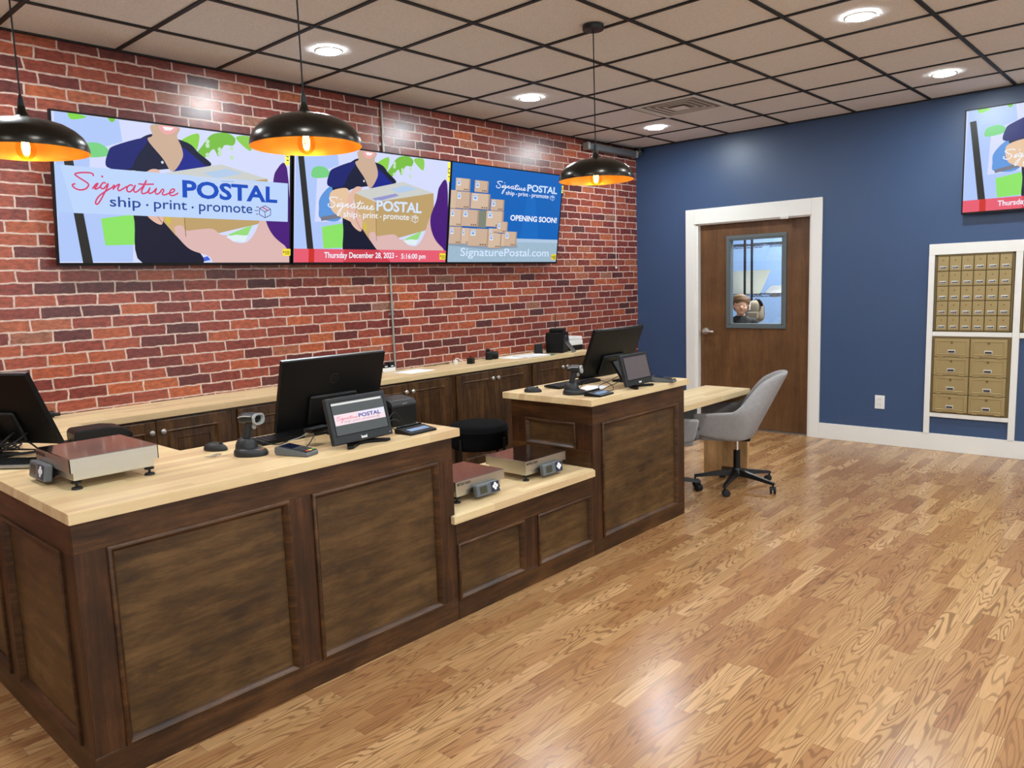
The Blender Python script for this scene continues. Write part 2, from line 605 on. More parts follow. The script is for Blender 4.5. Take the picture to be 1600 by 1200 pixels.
b = MB(); b.box(XL, 0.0, 0.0, 0.12, 0.0, H)
struct(b.build('wall_left', 'brick_paper', smooth=0))
DY0, DY1, DZ = -1.951, -0.722, 2.13       # door opening
b = MB()
b.box(0.0, 0.14, DY1, 0.12, 0.0, H)
b.box(0.0, 0.14, YN, DY0, 0.0, H)
b.box(0.0, 0.14, DY0, DY1, DZ, H)
struct(b.build('wall_right', 'blue_paint', smooth=0))
b = MB(); b.box(XL - 0.1, XL, YN, 0.12, 0.0, H); struct(b.build('wall_far', 'pale_paint', smooth=0))
# unseen near wall: low wall, header, and glazing added to let in fill daylight
b = MB(); b.box(XL, 0.0, YN - 0.1, YN, 0.0, 0.45); b.box(XL, 0.0, YN - 0.1, YN, 2.62, H); b.box(-0.4, 0.0, YN - 0.1, YN, 0.45, 2.62); b.box(XL, XL + 0.5, YN - 0.1, YN, 0.45, 2.62)
struct(b.build('wall_near', 'pale_paint', smooth=0))
b = MB()
for k in range(8):
    x = XL + 0.5 + k * (-0.9 - XL) / 7
    b.box(x - 0.03, x + 0.03, YN - 0.08, YN - 0.02, 0.45, 2.62)
b.box(XL + 0.5, -0.4, YN - 0.08, YN - 0.02, 0.45, 0.51); b.box(XL + 0.5, -0.4, YN - 0.08, YN - 0.02, 2.56, 2.62)
w_ = struct(b.build('added_fill_window', 'black_metal', smooth=0))  # unseen window added so daylight fills the ceiling and walls
b = MB(); b.box(XL + 0.5, -0.4, YN - 0.053, YN - 0.047, 0.5, 2.57); b.build('window_pane', 'pane_glass', w_, smooth=0)  # pane of the added fill window

# door casing with jambs
b = MB()
def casing(y0, y1, z0, z1):
    b.box(-0.020, 0.0, y0, y1, z0, z1, 0.004)
casing(-2.052, DY0, 0.0, 2.284); casing(DY1, -0.620, 0.0, 2.284); casing(DY0, DY1, DZ, 2.284)
b.box(-0.010, 0.0, DY0, DY0 + 0.012, 0.0, DZ); b.box(-0.010, 0.0, DY1 - 0.012, DY1, 0.0, DZ)
for y0, y1 in ((DY0, DY0 + 0.02), (DY1 - 0.035, DY1)):
    b.box(0.0, 0.14, y0, y1, 0.0, DZ)
b.box(0.0, 0.14, DY0, DY1, DZ - 0.012, DZ)
b.box(0.098, 0.115, DY1 - 0.055, DY1 - 0.035, 0.0, DZ - 0.012)
struct(b.build('trim_1', 'white_trim'))

# door leaf with its glazed opening
LY0, LY1 = -1.929, -0.759
WY0, WY1, WZ0, WZ1 = -1.655, -1.092, 1.083, 1.953
b = MB()
b.box(0.050, 0.095, LY0, WY0, 0.012, 2.116); b.box(0.050, 0.095, WY1, LY1, 0.012, 2.116)
b.box(0.050, 0.095, WY0, WY1, 0.012, WZ0); b.box(0.050, 0.095, WY0, WY1, WZ1, 2.116)
door = struct(b.build('door_1', 'door_wood', smooth=0))
b = MB()
fw = 0.036
for y0, y1, z0, z1 in ((WY0 - fw, WY1 + fw, WZ1, WZ1 + fw), (WY0 - fw, WY1 + fw, WZ0 - fw, WZ0), (WY0 - fw, WY0, WZ0, WZ1), (WY1, WY1 + fw, WZ0, WZ1)):
    b.box(0.036, 0.052, y0, y1, z0, z1, 0.003)
for y0, y1, z0, z1 in ((WY0, WY1, WZ1 - 0.012, WZ1), (WY0, WY1, WZ0, WZ0 + 0.012), (WY0, WY0 + 0.012, WZ0, WZ1), (WY1 - 0.012, WY1, WZ0, WZ1)):
    b.box(0.040, 0.100, y0, y1, z0, z1)
b.build('window_frame', 'frame_grey', door)
b = MB(); b.box(0.066, 0.074, WY0 + 0.012, WY1 - 0.012, WZ0 + 0.012, WZ1 - 0.012)
b.build('window_pane', 'pane_glass', door, smooth=0)
b = MB()
b.cyl((0.050, -0.822, 1.013), (0.036, -0.822, 1.013), 0.034, None, 24)
b.cyl((0.036, -0.822, 1.013), (-0.006, -0.822, 1.013), 0.024, 0.020, 20)
b.tube([(-0.004, -0.822, 1.013), (-0.010, -0.85, 1.012), (-0.010, -0.90, 1.010), (-0.006, -0.935, 1.008)], [0.012] * 19, 10)
b.build('door_handle', 'nickel', door)
b = MB(); b.box(0.02, 0.13, DY0, DY1, 0.0, 0.010, 0.003); struct(b.build('trim_2', 'aluminium'))
o = MB(); o.box(-0.042, -0.020, -1.735, -1.655, 2.108, 2.150, 0.008)
o.box(-0.047, -0.042, -1.715, -1.675, 2.118, 2.140, 0.004)
tag(o.build('door_sensor', 'white_plastic'), 'small white contact sensor fixed at the top of the white door frame', 'sensor')

# baseboard
b = MB(); b.box(-0.016, 0.0, YN, -2.052, 0.0, 0.150, 0.003); b.box(-0.016, 0.0, -0.62, -0.44, 0.0, 0.15, 0.003)
struct(b.build('baseboard_right', 'white_trim'))

# white surround of the mailboxes
b = MB()
SY = [(-3.016, -2.970), (-3.655, -3.606), (-4.290, -4.242)]
for i, (y0, y1) in enumerate(SY):
    b.box(-0.022, 0.0, y0, y1, 0.150, 1.700, 0.003)
b.box(-0.022, 0.0, -4.290, -2.970, 1.700, 1.792, 0.003)
b.box(-0.022, 0.0, -3.606, -3.016, 1.006, 1.044, 0.003); b.box(-0.022, 0.0, -4.242, -3.655, 1.000, 1.044, 0.003)
b.box(-0.022, 0.0, -3.606, -3.016, 0.300, 0.336, 0.003)
struct(b.build('trim_3', 'white_trim'))

# storage room behind the door
b = MB(); b.box(2.6, 2.7, -4.2, 1.2, 0.0, H); struct(b.build('wall_storage_back', 'storage_paint', smooth=0))
b = MB(); b.box(0.14, 2.7, 1.2, 1.3, 0.0, H); struct(b.build('wall_storage_left', 'storage_paint', smooth=0))
b = MB(); b.box(0.14, 2.7, -4.3, -4.2, 0.0, H); struct(b.build('wall_storage_right', 'storage_paint', smooth=0))
b = MB(); b.box(0.14, 3.4, 0.0, 1.3, -0.1, 0.0); struct(b.build('floor_storage', 'oak_laminate', smooth=0))
b = MB(); b.box(0.14, 2.7, -4.3, 1.3, H, H + 0.08); struct(b.build('ceiling_storage', 'ceiling_tile', smooth=0))
for k, (lx, ly) in enumerate(((1.5, -0.9), (0.7, -2.2))):
    ld = bpy.data.lights.new('storage_lamp', 'AREA')
    ld.shape = 'DISK'; ld.size = 0.3; ld.energy = 95.0; ld.color = (1.0, 0.98, 0.95)
    lo = bpy.data.objects.new('storage_lamp', ld); COL.objects.link(lo); lo.location = (lx, ly, H - 0.02)

# ------------------------------------------------------------------ recessed lights, vent, pendants
def make_downlight(label, loc):
    t = thing('recessed_light', label, 'ceiling light', loc, 0, 'recessed ceiling lights')
    m = MB(); m.lathe([(0.072, -0.008), (0.082, -0.008), (0.086, -0.004), (0.086, 0.0), (0.072, 0.0)], 40, None, False, False)
    m.build('trim_ring', 'white_trim', t)
    m = MB(); m.lathe([(0.073, -0.006), (0.066, -0.0095)], 20, None, True, True)
    m.build('diffuser', 'lamp_disc', t, smooth=0)
    return t
DLX = [-0.88, -2.695, -4.535, -6.37, -8.2]
DLY = [-0.80, -3.245, -5.69, -7.6]
dl_lab = {(0, 0): 'lit round ceiling light nearest the corner of brick and blue walls, beside the vent',
          (1, 0): 'lit round ceiling light left of the black pendant hung over the far counter',
          (2, 0): 'lit round ceiling light just right of the middle pendant cord, near the brick wall',
          (0, 1): 'lit round ceiling light nearest the blue wall, above the right screen',
          (1, 1): 'largest lit round ceiling light, at the upper right of the ceiling'}
dl0 = None
for i, x in enumerate(DLX):
    for j, y in enumerate(DLY):
        lab = dl_lab.get((i, j), 'lit round ceiling light over the room outside the view')
        if dl0 is None:
            dl0 = make_downlight(lab, (x, y, H - 0.001))
        else:
            dup(dl0, (x, y, H - 0.001), 0, lab)

cx, cy = TX0 - 1.5 * TS, TY0 - 1.5 * TS
t = thing('ceiling_vent', 'square white air diffuser with nested louvres set in one ceiling tile', 'vent', (cx, cy, H - 0.004))
m = MB(); s0 = 0.292
for q in range(4):
    M = Rz(q * PI / 2)
    m.prism([(-s0, -s0), (s0, -s0), (s0 - 0.03, -s0 + 0.03), (-s0 + 0.03, -s0 + 0.03)], -0.006, 0.0, M)
m.build('frame', 'white_trim', t)
for s1 in (0.258, 0.208, 0.158, 0.108):
    m = MB()
    m.ring(-s1, s1, -s1, s1, [(0.0, -0.001), (0.002, 0.001), (0.034, 0.014), (0.036, 0.012), (0.004, -0.003), (0.0, -0.001)], Rx(-PI / 2))
    m.build('louvre', 'white_trim', t)
m = MB(); m.box(-0.060, 0.060, -0.060, 0.060, -0.012, -0.008, 0.002); m.build('centre_plate', 'white_trim', t)
m = MB(); m.box(-0.275, 0.275, -0.275, 0.275, 0.0005, 0.002); m.build('backing', 'vent_grey', t)

def make_pendant(loc, label):
    """origin at the rim centre of the shade"""
    top = H - loc[2] - 0.001
    t = thing('pendant_lamp', label, 'pendant lamp', loc, 0, 'pendant lamps over the counters')
    m = MB()
    out = [(0.214, 0.0), (0.2145, 0.014), (0.209, 0.036), (0.196, 0.058), (0.174, 0.079), (0.143, 0.098), (0.105, 0.111), (0.065, 0.119),
           (0.038, 0.124), (0.024, 0.133), (0.016, 0.148), (0.012, 0.168)]
    m.lathe(out, 64, None, False, True)
    sh = m.build('shade', 'bronze_shade', t, 60)
    m = MB()
    m.lathe([(0.214, 0.0), (0.2125, 0.014), (0.207, 0.035), (0.194, 0.056), (0.172, 0.077), (0.141, 0.096), (0.103, 0.109), (0.063, 0.117), (0.020, 0.121)], 64, None, False, True)
    m.build('shade_lining', 'gold_inside', sh, 60)
    m = MB(); m.lathe([(0.013, 0.168), (0.010, 0.19), (0.006, 0.205), (0.0025, 0.215)], 16); m.build('cord_grip', 'black_plastic', t)
    m = MB(); m.cyl((0, 0, 0.21), (0, 0, top - 0.02), 0.0032, None, 8); m.build('cord', 'black_plastic', t)
    m = MB(); m.lathe([(0.058, top - 0.026), (0.060, top - 0.022), (0.060, top)], 32); m.build('canopy', 'black_metal', t)
    m = MB(); m.cyl((0, 0, 0.066), (0, 0, 0.118), 0.019, 0.021, 16); m.build('socket', 'black_plastic', t)
    m = MB(); m.lathe([(0.014, 0.066), (0.022, 0.052), (0.031, 0.030), (0.034, 0.010), (0.030, -0.010), (0.018, -0.024), (0.006, -0.030)], 24, None, True, True)
    bu = m.build('bulb', 'bulb_glass', t, 60)
    m = MB()
    for q in range(6):
        a = q * PI / 3
        m.tube([(0.006 * math.cos(a), 0.006 * math.sin(a), 0.050), (0.013 * math.cos(a), 0.013 * math.sin(a), 0.020), (0.007 * math.cos(a), 0.007 * math.sin(a), -0.010)], 0.0016, 5, None, 3)
    m.build('filament', 'filament', bu)
    return t
make_pendant((-3.70, -2.14, 2.148), 'black dome pendant lamp hung nearest the blue wall, over the far counter')
make_pendant((-5.62, -2.14, 2.136), 'black dome pendant lamp with a gold inside, middle one of the three')
make_pendant((-6.405, -1.47, 2.128), 'black dome pendant lamp cut by the left edge, before the left screen')

# ------------------------------------------------------------------ on the walls
t = thing('wall_conduit', 'thin grey metal conduit pipe running up the brick wall behind the middle screen', 'pipe', (-3.525, 0, 0))
m = MB(); m.cyl((0, -0.014, 0.927), (0, -0.014, 2.99), 0.0095, None, 12); m.build('pipe', 'galvanised', t)
for z in (1.42, 2.72):
    m = MB(); m.cyl((0, -0.014, z - 0.02), (0, -0.014, z + 0.02), 0.0125, None, 12); m.build('coupling', 'galvanised', t)
    m = MB(); m.box(-0.028, 0.028, -0.006, 0.0, z - 0.055, z - 0.035, 0.001); m.build('strap', 'galvanised', t)

t = thing('projector_screen_case', 'long rolled projection screen case under the ceiling at the right end of brick wall', 'screen case', (-0.54, -0.055, 2.925))
m = MB(); m.box(-0.42, 0.42, -0.036, 0.036, -0.033, 0.033, 0.014, 3); m.build('case', 'mid_grey_plastic', t)
for sx in (-1, 1):
    m = MB(); m.box(sx * 0.435 - 0.016, sx * 0.435 + 0.016, -0.040, 0.040, -0.037, 0.037, 0.010, 3); m.build('end_cap', 'light_grey_plastic', t)
m = MB(); m.box(-0.30, 0.30, 0.02, 0.054, 0.0, 0.034); m.build('wall_bracket', 'mid_grey_plastic', t)
m = MB(); m.cyl((0.05, 0.0, -0.03), (0.05, 0.0, -1.20), 0.0022, None, 6); m.sphere((0.05, 0.0, -1.21), 0.013, 14, 10); m.build('pull_cord', 'white_plastic', t)

t = thing('security_camera', 'small black dome camera in the ceiling corner by the blue wall', 'camera', (-0.055, -0.075, H - 0.008))
m = MB(); m.lathe([(0.052, 0.0), (0.052, -0.03), (0.046, -0.036)], 28); m.build('base', 'black_plastic', t)
m = MB(); m.sphere((0, 0, -0.036), (0.042, 0.042, 0.036), 24, 12); m.build('dome', 'glossy_black', t)
m = MB(); m.lathe([(0.016, 0.0), (0.020, 0.002), (0.016, 0.004)], 20, Tr(-0.022, -0.028, -0.052) @ Matrix.Rotation(R(118), 4, 'X') @ Ry(R(-24)), False, False); m.build('lens_ring', 'light_grey_plastic', t)

t = thing('wall_outlet', 'white electrical outlet plate on the blue wall left of the mailboxes', 'outlet', (0, -2.598, 0.392))
m = MB(); m.box(-0.007, 0.0, -0.042, 0.042, -0.062, 0.062, 0.003); m.build('plate', 'white_plastic', t)
for dz in (-0.024, 0.024):
    m = MB(); m.box(-0.0095, -0.006, -0.019, 0.019, dz - 0.018, dz + 0.018, 0.004)
    q = m.build('socket', 'white_plastic', t)
    m = MB()
    for dy in (-0.007, 0.007):
        m.box(-0.0100, -0.0093, dy - 0.0014, dy + 0.0014, dz - 0.002, dz + 0.009)
    m.build('slot', 'ink_black', q, smooth=0)

# ------------------------------------------------------------------ mailboxes
def lock_plate(mb, w=0.046, h=0.020):
    mb.box(-w / 2, w / 2, -0.003, 0.0, -h / 2, h / 2, 0.0015)
MW = Rz(-PI / 2)      # local x along -y of the room, local -y out of the blue wall (-x)
def make_mailbank(label):
    t = thing('mailbox_unit', label, 'mailboxes', (-0.004, -3.022, 1.046), -PI / 2, 'brass mailbox units')
    W_, H_ = 0.578, 0.652
    m = MB()
    m.box(0, W_, 0.0, 0.003, 0, H_)
    for x0, x1, z0, z1 in ((0, 0.014, 0, H_), (W_ - 0.014, W_, 0, H_), (0, W_, 0, 0.008), (0, W_, H_ - 0.012, H_)):
        m.box(x0, x1, -0.012, 0.0, z0, z1)
    m.build('cabinet_frame', 'brass_dark', t, smooth=0)
    cw, ch = (W_ - 0.030) / 6, (H_ - 0.022) / 5
    first = None
    for r_ in range(5):
        for c_ in range(6):
            x, z = 0.015 + (c_ + 0.5) * cw, 0.009 + (r_ + 0.5) * ch
            if first is None:
                m = MB()
                hw, hh = cw / 2 - 0.003, ch / 2 - 0.003
                m.box(-hw, hw, -0.016, -0.002, -hh, hh, 0.003)
                d = m.build('mailbox_door', 'brass_paint', t)
                m = MB(); m.box(-0.026, 0.026, -0.0185, -0.0155, -0.044, -0.018, 0.0015); m.box(-0.018, 0.018, -0.021, -0.018, -0.040, -0.024, 0.001)
                lk = m.build('lock_plate', 'lock_metal', d)
                m = MB(); m.box(-0.020, 0.016, -0.0222, -0.0208, -0.036, -0.029, 0.0); m.cyl((0.018, -0.018, -0.031), (0.018, -0.0225, -0.031), 0.006, None, 10)
                m.build('name_slot', 'ink_black', d, smooth=0)
                m = MB(); m.cyl((0, -0.014, 0.028), (0, -0.0185, 0.028), 0.0055, None, 10); m.build('key_lock', 'brass_dark', d)
                first = d
            else:
                d = copy_tree(first, t)
            d.location = (x, 0, z)
    return t
mb0 = make_mailbank('upper brass mailbox unit with thirty small locked doors in white frame')
dup(mb0, (-0.004, -3.659, 1.046), -PI / 2, 'brass mailbox unit cut by the right edge, right of the thirty-door one')

t = thing('parcel_locker', 'lower brass parcel locker unit with eight wide doors in white frame', 'mailboxes', (-0.004, -3.018, 0.338), -PI / 2)
W_, H_ = 0.586, 0.666
m = MB(); m.box(0, W_, -0.016, 0.003, 0, H_, 0.003); m.build('cabinet_frame', 'brass_dark', t)
first = None
cw, ch = (W_ - 0.046) / 2, (H_ - 0.026) / 4
for r_ in range(4):
    for c_ in range(2):
        x, z = 0.021 + (c_ + 0.5) * cw + (0.002 if c_ else -0.002), 0.011 + (r_ + 0.5) * ch
        if first is None:
            m = MB()
            hw, hh = cw / 2 - 0.003, ch / 2 - 0.003
            m.box(-hw, hw, -0.026, -0.015, -hh, hh, 0.003)
            m.ring(-hw + 0.018, hw - 0.018, -hh + 0.016, hh - 0.016, [(0, 0.026), (0.002, 0.029), (0.006, 0.029), (0.009, 0.026)])
            d = m.build('parcel_door', 'brass_paint', t)
            m = MB(); m.box(-0.030, 0.030, -0.031, -0.026, -0.046, -0.016, 0.002); m.build('lock_plate', 'lock_metal', d)
            m = MB(); m.box(-0.024, 0.024, -0.0320, -0.0308, -0.040, -0.026, 0.0); m.build('name_slot', 'ink_black', d, smooth=0)
            m = MB(); m.cyl((0, -0.025, 0.044), (0, -0.029, 0.044), 0.010, None, 16); m.build('key_lock', 'brass_dark', d)
            m = MB(); m.box(-0.105, -0.062, -0.033, -0.024, -hh - 0.004, -hh + 0.006, 0.002); m.build('hinge', 'brass_paint', d)
            m = MB(); m.box(0.062, 0.105, -0.033, -0.024, -hh - 0.004, -hh + 0.006, 0.002); m.build('hinge', 'brass_paint', d)
            first = d
        else:
            d = copy_tree(first, t)
        d.location = (x, 0, z)

# ------------------------------------------------------------------ counters
MOLD = [(-0.002, 0.0), (-0.002, 0.007), (0.003, 0.011), (0.009, 0.011), (0.014, 0.006), (0.018, 0.002), (0.024, -0.012)]
def face(parent, M, W, z0, z1, panels):
    """framed front: local x along the face, -y outwards, frame front at y=0; panels = (x0,x1,z0,z1)"""
    xs = sorted({0.0, W} | {p[0] for p in panels} | {p[1] for p in panels})
    zs = sorted({z0, z1} | {p[2] for p in panels} | {p[3] for p in panels})
    m = MB(); m.M = M
    for j in range(len(zs) - 1):
        za, zb = zs[j], zs[j + 1]
        rowp = [p for p in panels if p[2] <= za + 1e-6 and p[3] >= zb - 1e-6]
        if not rowp:
            m.mi = 0
            m.box(0, W, 0.0, 0.022, za, zb, 0.0012, 1)
        else:
            m.mi = 1
            cuts = [0.0]
            for p in sorted(rowp):
                cuts += [p[0], p[1]]
            cuts.append(W)
            for i in range(0, len(cuts), 2):
                if cuts[i + 1] - cuts[i] > 1e-5:
                    m.box(cuts[i], cuts[i + 1], 0.0, 0.022, za, zb, 0.0012, 1)
    m.build('face_frame', ['stained_rail', 'stained_stile'], parent)
    for p in panels:
        m = MB(); m.M = M
        m.box(p[0] - 0.008, p[1] + 0.008, 0.013, 0.021, p[2] - 0.008, p[3] + 0.008)
        pn = m.build('panel', 'stained_panel', parent, smooth=0)
        m = MB(); m.M = M
        m.ring(p[0], p[1], p[2], p[3], MOLD)
        m.build('panel_molding', 'stained_rail', pn)

CT = 0.925       # worktop height of the high counters
# near counter, L-shaped
t = thing('service_counter', 'large near L-shaped dark stained counter cut by the left edge', 'counter', (-6.63, -2.25, 0))
m = MB()
m.box(0.022, 1.588, 0.0225, 0.60, 0.0, 0.886); m.box(0.0225, 0.61, 0.60, 1.80, 0.0, 0.886)
m.build('carcass', 'stained_panel', t, smooth=0)
face(t, Tr(0, 0, 0), 1.61, 0.0, 0.886, [(0.098, 0.752, 0.106, 0.785), (0.856, 1.516, 0.104, 0.785)])
face(t, Tr(0, 1.80, 0) @ Rz(-PI / 2), 1.7775, 0.0, 0.886, [(0.30, 0.93, 0.112, 0.776), (1.055, 1.69, 0.112, 0.776)])
m = MB(); m.box(1.588, 1.61, 0.022, 0.62, 0.0, 0.886); m.box(0.61, 1.588, 0.60, 0.62, 0.0, 0.886); m.box(0.61, 0.63, 0.62, 1.80, 0, 0.886)
m.build('back_panel', 'stained_stile', t, smooth=0)
m = MB()
m.prism([(-6.642, -2.277), (-4.990, -2.277), (-4.990, -1.628), (-6.000, -1.628), (-6.000, -0.433), (-6.642, -0.433)], 0.887, CT, None, 0.003)
tag(m.build('countertop', 'butcher_block'), 'pale butcher block top of the near L-shaped counter', 'countertop')

# low counter for the scales
t = thing('service_counter', 'low dark stained counter section between the near and far counters', 'counter', (-5.018, -2.25, 0))
m = MB(); m.box(0.0, 1.084, 0.0225, 0.61, 0.0, 0.476); m.build('carcass', 'stained_panel', t, smooth=0)
face(t, Tr(0.001, 0, 0), 1.084, 0.0, 0.476, [(0.006, 0.474, 0.096, 0.370), (0.586, 1.060, 0.090, 0.368)])
m = MB()
m.prism([(-5.048, -2.277), (-3.950, -2.277), (-3.950, -2.252), (-3.934, -2.252), (-3.934, -1.62), (-5.016, -1.62), (-5.016, -2.252), (-5.048, -2.252)], 0.477, 0.515, None, 0.002)
tag(m.build('countertop', 'butcher_block'), 'pale butcher block top of the low counter, under two scales', 'countertop')

# far counter
t = thing('service_counter', 'far dark stained counter beside the desk and grey chair', 'counter', (-3.931, -2.25, 0))
m = MB(); m.box(0.0225, 1.0, 0.0225, 0.60, 0.0, 0.878); m.build('carcass', 'stained_panel', t, smooth=0)
face(t, Tr(0, 0, 0), 1.018, 0.0, 0.878, [(0.086, 0.928, 0.086, 0.766)])
face(t, Tr(0, 0.62, 0) @ Rz(-PI / 2), 0.5975, 0.0, 0.878, [(0.115, 0.498, 0.612, 0.768)])
m = MB(); m.box(1.0, 1.018, 0.022, 0.62, 0, 0.878); m.box(0.0225, 1.0, 0.60, 0.62, 0, 0.878); m.build('back_panel', 'stained_stile', t, smooth=0)
m = MB(); m.box(1.018, 1.030, 0.006, 0.012, 0.20, 0.206); m.build('edge_bead', 'stained_stile', t)
m = MB(); m.box(-3.974, -2.890, -2.277, -1.598, 0.879, 0.918, 0.003)
tag(m.build('countertop', 'butcher_block'), 'pale butcher block top of the far counter', 'countertop')
FT = 0.918

# desk beside the far counter
t = thing('desk', 'pale wooden desk joined to the far counter, in front of the door', 'desk', (-1.80, -2.19, 0))
m = MB(); m.box(-1.088, 0.0, 0.0, 0.38, 0.672, 0.713, 0.003); m.build('desktop', 'butcher_block', t)
m = MB(); m.box(-0.040, -0.001, 0.004, 0.376, 0.0, 0.6715, 0.002); m.build('leg_panel', 'pine_board', t)

# ------------------------------------------------------------------ cabinets along the brick wall
BT = 0.925
CW = 0.924
def make_cabinet(loc, label):
    t = thing('base_cabinet', label, 'cabinet', loc, 0, 'base cabinets along the brick wall')
    m = MB()
    m.box(0.0, CW - 0.001, 0.022, 0.405, 0.10, 0.886); m.box(0.0, CW - 0.001, 0.06, 0.405, 0.0, 0.10)
    m.build('carcass', 'cabinet_wood', t, smooth=0)
    m = MB()
    for x0, x1, z0, z1 in ((0, 0.045, 0.10, 0.886), (CW - 0.046, CW - 0.001, 0.10, 0.886), (0.045, CW - 0.046, 0.10, 0.125), (0.045, CW - 0.046, 0.862, 0.886)):
        m.box(x0, x1, 0.0, 0.022, z0, z1, 0.001, 1)
    m.build('face_frame', 'cabinet_wood', t)
    for s in (0, 1):
        x0 = 0.035 if s == 0 else CW / 2 + 0.002
        x1 = CW / 2 - 0.002 if s == 0 else CW - 0.036
        m = MB()
        z0, z1, f = 0.115, 0.872, 0.062
        for a0, a1, c0, c1 in ((x0, x0 + f, z0, z1), (x1 - f, x1, z0, z1), (x0 + f, x1 - f, z0, z0 + f), (x0 + f, x1 - f, z1 - f, z1)):
            m.box(a0, a1, -0.021, -0.001, c0, c1, 0.002, 1)
        m.box(x0 + f - 0.004, x1 - f + 0.004, -0.010, -0.004, z0 + f - 0.004, z1 - f + 0.004)
        m.ring(x0 + f, x1 - f, z0 + f, z1 - f, [(-0.003, 0.021), (0.0, 0.0235), (0.006, 0.021), (0.012, 0.012), (0.020, 0.0102), (0.050, 0.018), (0.055, 0.018)])
        m.box(x0 + f + 0.052, x1 - f - 0.052, -0.018, -0.010, z0 + f + 0.052, z1 - f - 0.052)
        d = m.build('cabinet_door', 'cabinet_wood', t)
        kx = x1 - 0.030 if s == 0 else x0 + 0.030
        m = MB(); m.lathe([(0.006, 0.0), (0.006, 0.014), (0.013, 0.018), (0.0155, 0.024), (0.012, 0.030), (0.004, 0.032)], 18, Tr(kx, -0.0205, 0.812) @ Rx(PI / 2))
        m.build('knob', 'nickel', d)
    return t
labs = ['dark wooden base cabinet farthest from view, behind the far counter',
        'dark wooden base cabinet behind the black stool',
        'dark wooden base cabinet behind the black receipt printer',
        'dark wooden base cabinet hidden mostly by the near big monitor',
        'dark wooden base cabinet farthest left, just behind the label printer']
cb0 = None
for i, lab in enumerate(labs):
    loc = (-1.44 - (i + 1) * CW, -0.410, 0)
    if cb0 is None:
        cb0 = make_cabinet(loc, lab)
    else:
        dup(cb0, loc, 0, lab)
m = MB(); m.box(-6.64, -1.420, -0.432, -0.001, 0.887, BT, 0.003)
tag(m.build('countertop', 'butcher_block'), 'long pale butcher block top of the cabinets along the brick wall', 'countertop')
